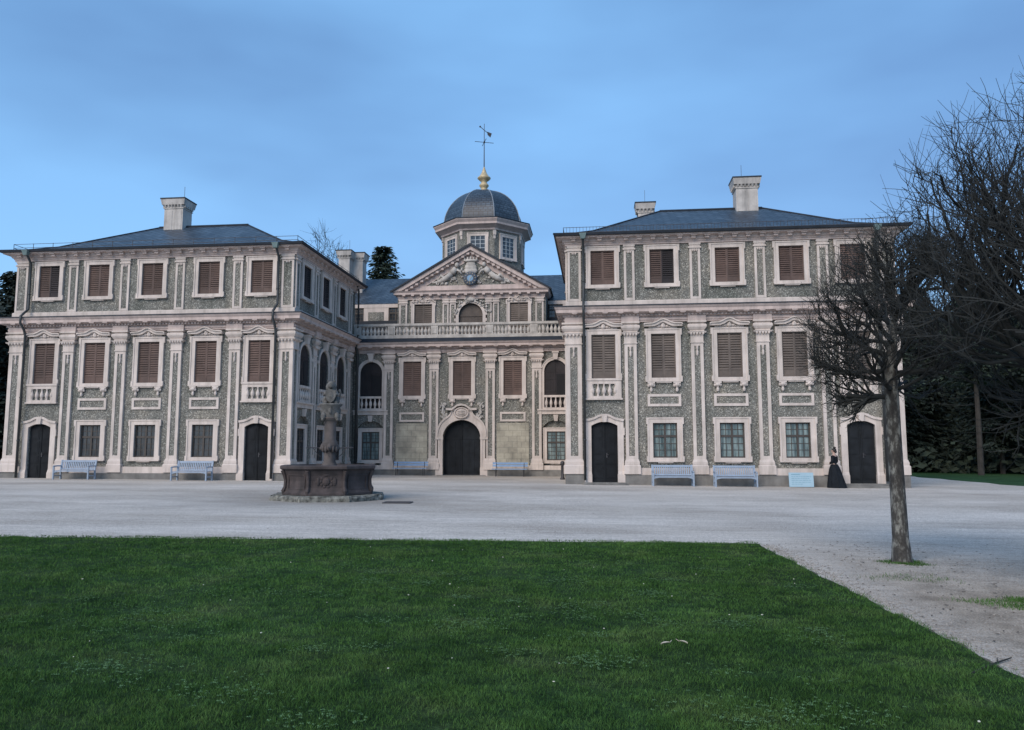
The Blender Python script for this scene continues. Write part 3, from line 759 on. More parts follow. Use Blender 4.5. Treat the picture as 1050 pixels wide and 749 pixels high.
    for px_ in PILS:
        K.put('pil', lambda: pilaster(.285), P(X0 + sg * px_, YF)); K.put('apil', lambda: attic_pilaster(.25, 8.69, 11.42), P(X0 + sg * px_, YF))
    # corner piers, front
    K.put('pilo', lambda: pilaster(.375), P(X0 + sg * 21.76, YF))
    if sg < 0: K.put('pilc', lambda: pilaster(.375, corner=1), P(X0 - 7.17, YF))
    else: K.put('pilcm', lambda: pilaster(.375, corner=0), P(X0 + 7.17, YF))
    K.put('apilc', lambda: attic_pilaster(.32, 8.69, 11.42), P(X0 + sg * 7.22, YF)); K.put('apilc', None, P(X0 + sg * 21.74, YF))
    # inner side wall
    xi = xb if sg < 0 else xa; rz = R(90) if sg < 0 else R(-90)
    for sd in SIDE_BAYS:
        loc = P(xi, YF + sd)
        K.put('arch', arched, loc, rz); K.put('lowside', lambda: glazed(.95, 2.66, hw=.54, fw=.22, pane='panedark', ear=.01, y=.02), P(xi + (-.16 if sg < 0 else .16), YF + sd), rz); K.put('attics', lambda: attic_window(mat='darkshut'), loc, rz)
    for sd in SIDE_PILS:
        K.put('pils', lambda: pilaster(.245, out=.05), P(xi, YF + sd), rz); K.put('apil', None, P(xi, YF + sd), rz)
    K.put('apil', None, P(xi, YF + .32), rz)
    if sg > 0: K.put('pilo', None, P(xi, YF + .3), rz)
    # rainwater pipes
    for off in (7.66, 21.17):
        x = sg * off; y = YF - YC
        dp = MB(); kx = -sg * .0
        dp.tube([(x, y - .62, 11.75), (x, y - .45, 11.55), (x, y - .22, 11.25), (x, y - .20, 8.85), (x, y - .46, 8.62), (x, y - .70, 8.40), (x, y - .70, 8.05), (x, y - .40, 7.70), (x, y - .30, 7.45), (x, y - .30, .15)], .062, 8)
        for zz in (2.0, 4.2, 6.4, 9.6): dp.tube([(x, y - .30 if zz < 8 else y - .20, zz), (x, y - .30 if zz < 8 else y - .20, zz + .06)], .08, 8)
        o = dp.build('downpipe', 'copper', PAL, smooth=True)
        hp = MB(); hp.frustum((x - .10, x + .10, y - .72, y - .54), 11.62, (x - .17, x + .17, y - .78, y - .50), 11.88); hp.build('hopper', 'hopper', o)
    # corner pipe where the wing meets the centre
    x = sg * (OFF_IN - .28); dp = MB(); dp.tube([(x, -.62, 8.05), (x, -.5, 7.9), (x, -.26, 7.5), (x, -.26, .1)], .085, 8); dp.tube([(x, -.62, 11.8), (x, -.24, 11.5), (x, -.24, 8.4)], .06, 8)
    dp.build('downpipe', 'copper', PAL, smooth=True)

# ------------------------------------------------------------------ central block
xl, xr = -OFF_IN, OFF_IN
CZ = -.08
c = MB()
CB = [-3.13, 0., 3.13]
h = [(x - .57, x + .57, 4.87, 7.0, .14) for x in CB] + arch_holes([-5.75, 5.75]) + [(-1.16, 1.16, -.3, 3.37, .5)]
c.wall(xl, xr, -.3, 8.45, h, 0, 0, 1)
for x in (-5.75, 5.75): c.spandrel(x, .70, 6.3, .70, .45, 0, 0, top=7.0); niche(c, x)
c.spandrel(0, 1.16, 2.3, 1.07, .5, 0, 0, 18, top=3.37)
# body of the building behind
c.box(-15.6, 15.6, 4.9, 17.0, -.3, 11.55); c.box(-15.6, 15.6, .6, 5.0, -.3, 8.38)
c.build('wall', ['pebble', 'void'], PAL)
pl = MB()
for a, b_ in ((xl, -1.55), (1.55, xr)):
    pl.box(a, b_, -.15, .1, -.35, .36, 0); pl.box(a, b_, -.11, .1, .36, .62, 1)
pl.build('plinth', ['plinth', 'trim'], PAL)
en = MB(); path = [(xl + .02, 0), (xr - .02, 0)]
en.sweep(path, [(-.02, 7.53), (.12, 7.53), (.12, 7.61), (.16, 7.62), (.16, 7.70), (.10, 7.71), (.10, 7.75), (.21, 7.77), (.21, 7.85), (.32, 7.87), (.46, 7.88), (.54, 7.89), (.54, 8.02), (.6, 8.06), (.65, 8.14), (.65, 8.16), (-.02, 8.2)])
n = int(2 * xr / .17)
for k in range(n): x = xl + .1 + (2 * xr - .2) * (k + .5) / n; en.box(x - .045, x + .045, -.28, -.19, 7.775, 7.852)
n = int(2 * xr / .72)
for k in range(n): x = xl + .1 + (2 * xr - .2) * (k + .5) / n; en.box(x - .09, x + .09, -.50, -.28, 7.815, 7.885); en.box(x - .13, x + .13, -.532, -.44, 7.843, 7.886)
for x in (-4.6, -1.75, 1.75, 4.6): en.box(x - .42, x + .42, -.23, -.08, 7.525, 7.755)
en.build('cornice', 'pink', PAL)
ld = MB(); ld.sweep(path, [(-.3, 8.43), (.3, 8.43), (.66, 8.20), (.67, 8.15), (.655, 8.145), (.64, 8.17), (-.3, 8.22)]); ld.build('cornice_flashing', 'lead', PAL)
tf = MB(); tf.box(xl, xr, .2, 5.0, 8.38, 8.44); tf.build('terrace_floor', 'lead', PAL)
# terrace balustrade
bt = MB(); Yb = -.15
bt.box(xl + .02, xr - .02, Yb - .13, Yb + .13, 8.42, 8.60); bt.box(xl + .02, xr - .02, Yb - .11, Yb + .11, 8.60, 8.64)
bt.box(xl + .02, xr - .02, Yb - .14, Yb + .14, 9.22, 9.36); bt.box(xl + .02, xr - .02, Yb - .10, Yb + .10, 9.18, 9.225)
bl = bt.build('balustrade', 'relief', PAL)
piers = [-6.6, -4.45, -1.72, 1.72, 4.45, 6.6]
pm = MB(); pm.box(-.23, .23, -.12, .12, 8.62, 9.2); pm.box(-.15, .15, -.15, -.11, 8.70, 9.12); pme = pm.mesh('pier', ['relief'])
for x in piers:
    o = bpy.data.objects.new('pier', pme); COL.objects.link(o); o.parent = bl; o.location = (x, Yb, 0)
pb = MB(); balusters(pb, [0], 0, 0, .56, 1.3); bme = pb.mesh('baluster', ['relief'], smooth=True)
hb = MB(); hb.box(-.16, .16, -.09, .09, 8.64, 9.2); hbm = hb.mesh('half_pier', ['relief'])
for a, b_ in zip(piers[:-1], piers[1:]):
    w_ = b_ - a - .46; nb = int(w_ / .225)
    for i in range(nb):
        o = bpy.data.objects.new('baluster', bme); COL.objects.link(o); o.parent = bl; o.location = (a + .23 + w_ * (i + .5) / nb, Yb, 8.63)
for x in (-4.6, -1.75, 1.75, 4.6): K.put('pilz', lambda: pilaster(.285, CZ, z_base=.36), (x, 0, 0))
for x in CB: 
    K.put('mainc', lambda: shuttered(4.87, 7.0, mat='shutter'), (x, 0, 0))
    if x: K.put('apron', None, (x, 0, -.33))
for x in (-5.75, 5.75):
    K.put('arch', None, (x, 0, 0)); K.put('lowc', lambda: glazed(.93, 2.66, hw=.56, fw=.22, pane='pane', ear=.01, bars=(2, 3), y=.02), (x, .16, 0))
for sx in (-1, 1):
    a = MB(); a.box(-.98, .98, -.045, .02, .62, 3.17); a.box(-.34, .30, -.06, -.04, .66, 2.5)
    for xx in (-.45, .4): a.box(xx - .09, xx + .09, -.10, -.04, .78, 1.02)
    a.build('ashlar_panel', 'ashlar', PAL, (sx * 3.13, 0, 0), uv=True)
# gate
g = empty('gate', (0, 0, 0), 0, PAL)
f = MB(); inner = [(-1.16, 0)] + arc(1.16, 2.3, 1.07, 18) + [(1.16, 0)]
gh = [(1.52, 2.35), (1.50, 2.62), (1.45, 2.86), (1.36, 3.08), (1.22, 3.28), (1.05, 3.43), (.88, 3.54), (.74, 3.66), (.65, 3.82), (.60, 4.0)]
hl = [(math.cos(math.pi * (1 - t)), 0) for t in ()]
outer = [(-1.52, 0)] + [(-x, z) for x, z in gh] + [(x, z) for x, z in gh[::-1]]
na = len(outer) - 1
inner = [(-1.16, 0)] + [(-1.16 * math.cos(math.pi * i / (na - 1)), 2.3 + 1.07 * math.sin(math.pi * i / (na - 1))) for i in range(na)] + [(1.16, 0)]
outer.append((1.52, 0)); f.band(outer, inner, -.12, .02)
o2 = [(x * 1.02, z + .05) for x, z in outer[1:-1]]; f.band(o2, [(x * .97, z - .05) for x, z in outer[1:-1]], -.19, -.115)
i2 = [(-1.20, 0)] + arc(1.22, 2.3, 1.13, 18) + [(1.20, 0)]; f.band([(x * 1.05, z + .02 * (z > 2.3)) for x, z in i2], inner, -.15, -.118)
for s_ in (-1, 1):
    f.box(min(s_ * 1.14, s_ * 1.62), max(s_ * 1.14, s_ * 1.62), -.17, .015, 2.18, 2.36); f.box(min(s_ * 1.15, s_ * 1.60), max(s_ * 1.15, s_ * 1.60), -.16, .012, -.3, .5)
f.build('frame', 'trim', g)
cr = MB()
cr.blob((0, -.2, 3.80), (.36, .12, .26), 0, None, 12, 7); cr.tube([(.42 * math.cos(t), -.24, 3.80 + .31 * math.sin(t)) for t in np.linspace(0, 2 * math.pi, 15)], .05, 6)
for zz in (3.7, 3.8, 3.9): cr.tube([(-.22, -.32, zz), (0, -.335, zz + .02), (.22, -.32, zz)], .025, 5)
hd = [(-.95, 4.02), (-.6, 4.0), (-.45, 4.10), (-.25, 4.24), (0, 4.29), (.25, 4.24), (.45, 4.10), (.6, 4.0), (.95, 4.02)]
cr.band([(x, z + .07) for x, z in hd], [(x, z - .05) for x, z in hd], -.34, .01)
cr.build('cartouche', 'trim', g)
for s_ in (-1, 1):
    tr = MB(); random.seed(11)
    for i in range(26):
        u, v = random.uniform(-.28, .28), random.uniform(-.5, .55)
        tr.blob((s_ * (1.15 + u * (1 - abs(v))), -.06, 3.85 + v * .9), (random.uniform(.04, .1), .09, random.uniform(.04, .12)), 0, Matrix.Rotation(random.uniform(0, 3), 3, 'Y'), 6, 4)
    tr.tube([(s_ * .95, -.08, 3.45), (s_ * 1.2, -.12, 3.8), (s_ * 1.15, -.12, 4.2), (s_ * 1.3, -.08, 4.45)], [.05, .08, .06, .03], 6)
    tr.build('trophy_relief', 'relief', g)
for s_ in (-1, 1):
    d = MB(); half = [p for p in arc(1.155, 2.3, 1.065, 20) if p[0] * s_ >= -1e-6]
    poly = [(s_ * .008, -.05), (s_ * .008, 3.36)] + (half[1:] if s_ > 0 else half[-2::-1]) + [(s_ * 1.155, -.05)]
    d.prism(poly, .34, .40)
    d.box(min(s_ * .02, s_ * 1.1), max(s_ * .02, s_ * 1.1), .31, .341, 2.2, 2.36)
    for i in range(3):
        x0 = .12 + i * .34
        for z0, z1 in ((.2, .95), (1.08, 2.08)): d.box(min(s_ * x0, s_ * (x0 + .27)), max(s_ * x0, s_ * (x0 + .27)), .318, .341, z0, z1)
    lf = d.build('gate_leaf', 'door', g)
th = MB(); th.box(-1.5, 1.5, -.25, .35, -.3, .03); th.build('threshold', 'plinth', g)

# ------------------------------------------------------------------ upper frontispiece with pediment
yu = YU - YC
fr = MB(); fr.xf = Matrix.Translation((0, yu, 0))
fr.wall(-4.95, 4.95, 8.4, 11.9, [(-3.8, -2.6, 8.6, 11.18, .14), (2.6, 3.8, 8.6, 11.18, .14), (-.8, .8, 8.44, 11.2, .3)], 0, 0, 1)
fr.spandrel(0, .8, 10.4, .8, .3, 0, 0, top=11.2)
fr.xf = None
for s_ in (-1, 1): fr.add([(s_ * 4.95, yu, 8.4), (s_ * 4.95, yu + 4, 8.4), (s_ * 4.95, yu + 4, 11.9), (s_ * 4.95, yu, 11.9)], [(0, 1, 2, 3)], 0)
fr.build('frontispiece_wall', ['pebble', 'void'], PAL)
for s_ in (-1, 1):
    r = empty('terrace_window', (s_ * 3.2, yu, 0), 0, PAL); b = frame_mb(.6, 8.6, 11.18, .2, bot=False); b.build('frame', 'trim', r)
    for q in (-1, 1): leaf(r, q * .3, 8.6, .6, 2.58, 15, 'oldshut')
    cr = MB(); random.seed(5)
    for i in range(34):
        a = random.uniform(0, math.pi); rr = random.uniform(.05, 1)
        cr.blob((math.cos(a) * rr * .7, -.1, 11.32 + math.sin(a) * rr * .34), (random.uniform(.05, .13), .09, random.uniform(.04, .09)), 0, Matrix.Rotation(random.uniform(0, 3), 3, 'Y'), 6, 4)
    cr.tube([(-.8, -.12, 11.30), (-.55, -.14, 11.52), (-.2, -.16, 11.42), (0, -.17, 11.62), (.2, -.16, 11.42), (.55, -.14, 11.52), (.8, -.12, 11.30)], .05, 5)
    cr.build('crest_relief', 'trim', r)
r = empty('terrace_door', (0, yu, 0), 0, PAL); f = MB()
f.band([(-1.0, 8.44)] + arc(1.0, 10.4, 1.0) + [(1.0, 8.44)], [(-.8, 8.44)] + arc(.8, 10.4, .8) + [(.8, 8.44)], -.09, .02)
for k in range(6):
    for s_ in (-1, 1): f.box(min(s_ * .98, s_ * 1.1), max(s_ * .98, s_ * 1.1), -.1, .015, 8.5 + k * .42, 8.5 + k * .42 + .22)
f.build('frame', 'trim', r)
d = MB(); d.prism([(-.79, 8.44)] + arc(.79, 10.4, .79, 16) + [(.79, 8.44)], .16, .2, 0); d.box(-.79, .79, .12, .161, 10.33, 10.43)
for k in range(-3, 4): d.box(k * .22 - .012, k * .22 + .012, .145, .161, 8.46, 10.33)
d.build('door_leaf', 'oldshut', r)
cr = MB(); random.seed(9)
for i in range(50):
    a = random.uniform(.15, math.pi - .15); rr = random.uniform(1.0, 1.42); x = math.cos(a) * rr * .95; z = 10.4 + math.sin(a) * rr * .86
    if z < 11.6: cr.blob((x, -.1, z), (random.uniform(.05, .12), .08, random.uniform(.04, .1)), 0, Matrix.Rotation(random.uniform(0, 3), 3, 'Y'), 6, 4)
cr.blob((0, -.14, 11.42), (.28, .12, .16)); cr.build('crest_relief', 'relief', r)
for x, hw in ((-4.55, .27), (-1.68, .20), (-1.2, .2), (1.2, .2), (1.68, .2), (4.55, .27)): K.put('fpil%g' % hw, lambda: attic_pilaster(hw, 8.44, 11.5, .1), (x, yu, 0))
pd = MB(); pp = [(-4.95, yu + 3.5), (-4.95, yu), (4.95, yu), (4.95, yu + 3.5)]
pd.sweep(pp, [(-.02, 11.48), (.11, 11.48), (.11, 11.60), (.14, 11.62), (.14, 11.70), (.24, 11.74), (.36, 11.80), (.36, 11.92), (.44, 12.02), (-.02, 12.05)])
n = 16
for k in range(n): x = -4.9 + 9.8 * (k + .5) / n; pd.box(x - .10, x + .10, yu - .37, yu - .2, 11.70, 11.795)
slope = (15.05 - 12.05) / 5.35
def tri(w, z0): return [(-w, z0), (w, z0), (0, z0 + w * slope)]
pd.add([(-5.1, yu - .06, 12.03), (5.1, yu - .06, 12.03), (0, yu - .06, 12.03 + 5.1 * slope)], [(0, 1, 2)])
out_ = [(-5.42, 12.02), (0, 12.02 + 5.42 * slope), (5.42, 12.02)]; inn = [(-4.75, 12.05), (0, 12.05 + 4.75 * slope), (4.75, 12.05)]
pd.band(out_, inn, yu - .44, yu + .02)
out2 = [(-5.0, 12.04), (0, 12.04 + 5.0 * slope), (5.0, 12.04)]; inn2 = [(-4.45, 12.06), (0, 12.06 + 4.45 * slope), (4.45, 12.06)]
pd.band(inn, inn2, yu - .26, yu - .05)
for k in range(13):
    for s_ in (-1, 1):
        t = (k + .5) / 13; x = s_ * 4.6 * t; z = 12.05 + (4.6 - abs(x)) * slope
        pd.box(x - .1, x + .1, yu - .36, yu - .1, z - .12, z + .02)
# white inner field frame round the carved triangle
fo = tri(3.75, 12.10); fi = tri(3.12, 12.40)
pd.band(fo, fi, yu - .12, yu - .055, 0, True)
pd.v = [(x * .97, yy, z) for x, yy, z in pd.v]
pdm = pd.build('pediment', 'pink', PAL)
ty = MB(); ty.add([(x, yu - .075, z) for x, z in tri(3.2, 12.37)], [(0, 1, 2)]); ty.build('tympanum', 'pebble', pdm)
random.seed(21); rl = MB()
def fig(sx):     # reclining carved figure with trophies
    rl.tube([(sx * 1.95, yu - .14, 12.62), (sx * 1.5, yu - .2, 12.80), (sx * 1.1, yu - .22, 13.12)], [.10, .15, .17], 7)
    rl.tube([(sx * 1.1, yu - .22, 13.12), (sx * .85, yu - .25, 13.40)], [.2, .16], 7); rl.blob((sx * .80, yu - .27, 13.60), (.13, .13, .15))
    rl.tube([(sx * .95, yu - .25, 13.36), (sx * .62, yu - .3, 13.22), (sx * .5, yu - .25, 13.0)], [.08, .07, .05], 6)
    rl.tube([(sx * 1.9, yu - .14, 12.64), (sx * 2.25, yu - .13, 12.58)], [.08, .05], 6); rl.tube([(sx * 1.45, yu - .16, 12.75), (sx * 1.75, yu - .2, 13.0), (sx * 1.95, yu - .13, 12.7)], [.11, .09, .06], 6)
    for i in range(30):
        x = random.uniform(.4, 2.3); z = 12.5 + random.uniform(0, max(.1, (2.5 - x) * slope * .95))
        rl.blob((sx * x, yu - .12, z), (random.uniform(.05, .16), .09, random.uniform(.04, .10)), 0, Matrix.Rotation(random.uniform(0, 3), 3, 'Y'), 6, 4)
fig(1); fig(-1)
for z, w in ((13.25, .42), (13.45, .38), (13.62, .3)): rl.blob((0, yu - .16, z), (w, .13, .24), 0, None, 10, 6)
rl.blob((0, yu - .2, 13.85), (.46, .16, .1)); 
for x in (-.36, -.18, 0, .18, .36): rl.blob((x, yu - .2, 14.0 - abs(x) * .2), (.06, .08, .12))
rl.v = [(x * 1.14, yy, 12.5 + (z - 12.5) * 1.13) for x, yy, z in rl.v]
rl.build('tympanum_relief', 'relief', pdm, smooth=True)
ck = MB(); ck.lathe([(.30, 0), (.30, .02), (.42, .03), (.46, .06), (.46, .14)], (0, 0), 28)
ck.v = [(x, yu - .42 + (z if False else z), 12.80 + y) for x, y, z in ck.v]
clock = ck.build('clock', 'clockblue', pdm)
cf = MB(); cf.lathe([(.20, 0), (.20, .015)], (0, 0), 24); cf.v = [(x, yu - .435 + z, 12.80 + y) for x, y, z in cf.v]; cf.build('dial', 'clocklight', clock)
nu = MB()
for k in range(12):
    a = k * math.pi / 6; dx, dz = math.sin(a), math.cos(a)
    nu.tube([(dx * .31, yu - .445, 12.80 + dz * .31), (dx * .40, yu - .445, 12.80 + dz * .40)], .014, 4)
nu.build('hour_marks', 'gold', clock)
hh = MB(); hh.tube([(0, yu - .45, 12.80), (.13, yu - .45, 12.94)], .016, 4); hh.tube([(0, yu - .455, 12.80), (-.05, yu - .455, 12.48)], .012, 4); hh.build('hands', 'gold', clock)
pr = MB()
A = [(-5.47, 12.06), (0, 12.06 + 5.47 * slope), (5.47, 12.06)]; B = [(-5.5, 11.98), (-5.47, 11.96), (0, 12.0 + 5.42 * slope), (5.47, 11.96), (5.5, 11.98)]
for s_ in (-1, 1):
    pr.add([(s_ * 5.5, yu - .48, 12.03), (0, yu - .48, 12.03 + 5.5 * slope), (0, yu + 5.6, 12.03 + 5.5 * slope), (s_ * 5.5, yu + 5.6, 12.03)], [(0, 1, 2, 3)])
    pr.add([(s_ * 5.5, yu - .48, 12.03), (0, yu - .48, 12.03 + 5.5 * slope), (0, yu - .48, 11.93 + 5.5 * slope), (s_ * 5.5, yu - .48, 11.93)], [(0, 1, 2, 3)])
pr.v = [(x * .97, yy, z) for x, yy, z in pr.v]
prf = pr.build('pediment_roof', 'slate', PAL, uv=True)
ve = MB(); ve.band([(-5.56, 12.0), (0, 12.06 + 5.5 * slope), (5.56, 12.0)], [(-5.5, 11.93), (0, 11.90 + 5.5 * slope), (5.5, 11.93)], yu - .55, yu - .38); ve.v = [(x * .97, yy, z) for x, yy, z in ve.v]; ve.build('verge_flashing', 'lead', prf)

# main roof behind, set-back attic storey either side of the frontispiece
mr = MB()
e, rd = 4.75, 8.8
for s_ in (-1, 1):
    x0, x1 = sorted((s_ * 2.0, s_ * 16.4)); x2 = s_ * 12.0
    mr.add([(s_ * 2.0, e, 11.62), (s_ * 16.4, e, 11.62), (s_ * 12.2, rd, 14.25), (s_ * 2.0, rd, 14.25)], [(0, 1, 2, 3)])
    mr.add([(s_ * 2.0, 2 * rd - e, 11.62), (s_ * 16.4, 2 * rd - e, 11.62), (s_ * 12.2, rd, 14.25), (s_ * 2.0, rd, 14.25)], [(0, 1, 2, 3)])
    mr.add([(s_ * 16.4, e, 11.62), (s_ * 16.4, 2 * rd - e, 11.62), (s_ * 12.2, rd, 14.25)], [(0, 1, 2)])
    mr.box(x0, x1, e - .02, e + .3, 11.52, 11.61)
mroof = mr.build('roof', 'slate', PAL, uv=True)
chimney(-9.62, 6.2, .40, .45, 11.6, 15.75, 1, .6, mroof)
chimney(-8.92, 7.0, .42, .45, 11.6, 15.75, 0, 0, mroof)
chimney(11.15, -2.2, .42, .36, 12.6, 15.85, 1, .0, roof)
sk = MB(); sk.box(6.35, 6.95, 7.0, 7.5, 13.28, 13.42); sk.build('skylight', 'drumbar', mroof)
for s_ in (-1, 1):
    at = MB()
    x0, x1 = sorted((s_ * 5.0, s_ * 8.6))
    at.box(x0, x1, 4.55, 4.95, 8.4, 10.38, 1)            # lead parapet
    at.box(x0, x1, 4.60, 4.93, 11.30, 11.54, 0)
    a, b_ = sorted((s_ * 6.0, s_ * 7.75)); at.box(a, b_, 4.62, 4.92, 10.38, 11.30, 0); at.box(a + .32, b_ - .32, 4.6, 4.63, 10.38, 11.0, 2)
    at.build('set_back_wall', ['trim', 'lead', 'pebble'], PAL)
    for xa_, xb_ in ((5.02, 5.98), (7.77, 8.55)):
        a, b_ = sorted((s_ * xa_, s_ * xb_)); wv = MB(); hw = (b_ - a) / 2
        r = empty('attic_light', ((a + b_) / 2, 4.70, 0), 0, PAL); casement(r, hw, 10.38, 11.30, .02, 'panedark', (2, 1), .6)

# octagonal lantern and dome
dr = empty('dome', (DOME[0] - X0, DOME[1] - YC, 0), 0, PAL)
ap = 2.86; Rv = ap / math.cos(math.pi / 8); ph = math.pi / 8
def octo(b, prof, m=0): b.lathe([(r / math.cos(math.pi / 8), z) for r, z in prof], (0, 0), 8, m, ph)
dm = MB(); octo(dm, [(ap, 12.0), (ap, 17.15)])
dm.build('drum', 'pebble', dr)
cn = MB(); octo(cn, [(ap + .02, 16.95), (ap + .10, 16.97), (ap + .10, 17.08), (ap + .16, 17.12), (ap + .34, 17.22), (ap + .52, 17.30), (ap + .52, 17.44), (ap + .64, 17.62), (ap + .64, 17.68), (ap - .3, 17.70)])
cn.build('drum_cornice', 'pink', dr)
cl = MB(); octo(cl, [(ap + .62, 17.685), (ap + .68, 17.69), (ap + .68, 17.74), (ap - .15, 17.86)]); cl.build('drum_flashing', 'lead', dr)
dd = MB(); prof = []
for i in range(13):
    a = (math.pi / 2 - .13) * i / 12; prof.append((2.78 * math.cos(a), 17.80 + 2.95 * math.sin(a)))
octo(dd, prof); dome = dd.build('dome_roof', 'domeslate', dr, uv=True)
rb = MB()
for k in range(8):
    a = ph + k * math.pi / 4; rb.tube([(r / math.cos(math.pi / 8) * math.cos(a) * 1.004, r / math.cos(math.pi / 8) * math.sin(a) * 1.004, z) for r, z in prof], .032, 5)
rb.build('dome_rib', 'lead2', dome)
for k in range(8):
    a = k * math.pi / 4                                  # outward direction of this face
    rz = a + math.pi / 2
    r = empty('lantern_window', (ap * math.cos(a), ap * math.sin(a), 0), rz, dr)
    frame_mb(.52, 15.1, 16.55, .22, .07, ear=.02).build('frame', 'trim', r)
    b = MB()
    for i in range(4): x = -.52 + 1.04 * i / 3; b.box(x - .02, x + .02, -.04, -.015, 15.1, 16.55)
    for i in range(6): z = 15.1 + 1.45 * i / 5; b.box(-.52, .52, -.036, -.017, z - .017, z + .017)
    cs = b.build('glazing_bars', 'drumbar', r); p = MB(); p.box(-.52, .52, -.014, .01, 15.1, 16.55); p.build('pane', 'panedark', cs)
    v = MB(); vr = (ap / math.cos(math.pi / 8)); v.box(-.08, .08, -.05, .02, 16.35, 16.95); v.box(-.11, .11, -.1, .02, 16.6, 16.95)
    v.build('drum_strip', 'trim', dr, (vr * math.cos(a + ph) * .985, vr * math.sin(a + ph) * .985, 0), rz + ph)
fn = MB()
fn.lathe([(.34, 20.62), (.36, 20.75), (.22, 20.85), (.26, 21.02), (.36, 21.14), (.36, 21.22), (.24, 21.34), (.20, 21.45), (.38, 21.60), (.50, 21.72), (.50, 21.78), (.34, 21.92), (.20, 22.15), (.10, 22.45), (.05, 22.62)], (0, 0), 14)
fin = fn.build('finial', 'gold', dr, smooth=True)
vn = MB(); vn.tube([(0, 0, 22.5), (0, 0, 26.0)], [.045, .02], 6)
for a in (.35, .35 + math.pi / 2): vn.tube([(-.72 * math.cos(a), -.72 * math.sin(a), 24.55), (.72 * math.cos(a), .72 * math.sin(a), 24.55)], .022, 5)
vn.blob((0, 0, 24.55), .08)
vn.tube([(-.30, -.1, 25.75), (.42, .12, 25.15)], .025, 5); vn.blob((-.30, -.1, 25.75), .07)
vn.add([(.22, .05, 25.40), (.55, .15, 25.28), (.45, .12, 24.95), (.24, .06, 25.15), (.22, .07, 25.40), (.55, .17, 25.28), (.45, .14, 24.95), (.24, .08, 25.15)], [(0, 1, 2, 3), (7, 6, 5, 4), (0, 4, 5, 1), (1, 5, 6, 2), (2, 6, 7, 3), (3, 7, 4, 0)])
vn.build('weathervane', 'iron', fin)
# ------------------------------------------------------------------ fountain
FX, FY = -8.72, 24.75
fo_ = tag(empty('fountain', (FX, FY, gz(FX)), R(16)), 'octagonal dark red sandstone fountain with a statue on its column, standing on the gravel court', 'fountain'); fo_.scale = (.89, .89, 1.0)
def octr(prof, b, m=0): b.lathe([(r / math.cos(math.pi / 8), z) for r, z in prof], (0, 0), 8, m, math.pi / 8)
b = MB(); rs = random.Random(3)
for k in range(8):        # separate rough kerb stones
    a0, a1 = math.pi / 8 + k * math.pi / 4 + .004, math.pi / 8 + (k + 1) * math.pi / 4 - .004; vs = []
    for z, r in ((-.2, 1.95), (.10, 1.96), (.17, 1.92)):
        for q in range(6):
            t = q / 5; x = r / math.cos(math.pi / 8) * (math.cos(a0) * (1 - t) + math.cos(a1) * t); y = r / math.cos(math.pi / 8) * (math.sin(a0) * (1 - t) + math.sin(a1) * t)
            j = rs.uniform(-.02, .02); vs.append((x * (1 + j), y * (1 + j), z + rs.uniform(-.012, .012)))
    for q in range(6):
        t = q / 5; vs.append((1.2 * (math.cos(a0) * (1 - t) + math.cos(a1) * t), 1.2 * (math.sin(a0) * (1 - t) + math.sin(a1) * t), .17))
    fs = [(l * 6 + q, l * 6 + q + 1, (l + 1) * 6 + q + 1, (l + 1) * 6 + q) for l in range(3) for q in range(5)]
    b.add(vs, fs)
b.build('base_slab', 'mosstone', fo_)
b = MB()
octr([(1.50, .17), (1.56, .18), (1.56, .24), (1.50, .30), (1.45, .40), (1.44, .62), (1.47, .78), (1.53, .90), (1.55, .95)], b)
ba = b.build('basin', 'fount', fo_)
for k in range(8):
    b = MB(); a = math.pi / 8 + k * math.pi / 4
    pr_ = [(1.50 , .18), (1.53, .30), (1.475, .42), (1.465, .62), (1.50, .78), (1.56, .94)]
    pts = [((r / math.cos(math.pi / 8)) * math.cos(a), (r / math.cos(math.pi / 8)) * math.sin(a), z) for r, z in pr_]
    b.tube(pts, [.06, .08, .06, .055, .07, .09], 6); b.build('corner_scroll', 'fount', ba)
b = MB(); octr([(1.50, .94), (1.60, .95), (1.66, .99), (1.66, 1.06), (1.63, 1.09), (1.42, 1.095), (1.40, 1.04), (1.38, .90)], b); b.build('rim', 'fount', ba)
b = MB(); octr([(1.41, .93), (1.41, .935)], b); b.build('water', 'water', fo_)
for k in range(8):      # carved panels on the facets
    b = MB(); a = k * math.pi / 4; rm = Matrix.Rotation(a + math.pi / 2, 4, 'Z'); b.xf = Matrix.Translation((1.455 * math.cos(a), 1.455 * math.sin(a), 0)) @ rm
    if k == 6:
        for q in np.linspace(0, 2 * math.pi, 11)[:-1]: b.blob((.20 * math.cos(q), .01, .60 + .17 * math.sin(q)), (.06, .03, .05), 0, None, 6, 4)
        b.blob((0, -.0, .60), (.13, .06, .13)); b.blob((-.28, 0, .6), (.07, .04, .14)); b.blob((.28, 0, .6), (.07, .04, .14)); b.blob((0, 0, .80), (.16, .05, .05))
    else:
        x = .44; b.box(-x, x, -.03, .01, .34, .37); b.box(-x, x, -.045, .01, .78, .81); b.box(-x, -x + .03, -.03, .01, .37, .78); b.box(x - .03, x, -.03, .01, .37, .78)
    b.build('carved_panel', 'fount', ba)
b = MB(); b.lathe([(.34, .5), (.34, 1.06), (.30, 1.12), (.25, 1.2), (.24, 1.45), (.245, 1.58), (.33, 1.66), (.35, 1.74), (.31, 1.82), (.255, 1.9), (.25, 2.1), (.245, 2.42), (.27, 2.5), (.36, 2.58), (.40, 2.62)], (0, 0), 16)
b.v = [(x * .86, y * .86, z) for x, y, z in b.v]
col_ = b.build('column', 'colstone', fo_, smooth=True)
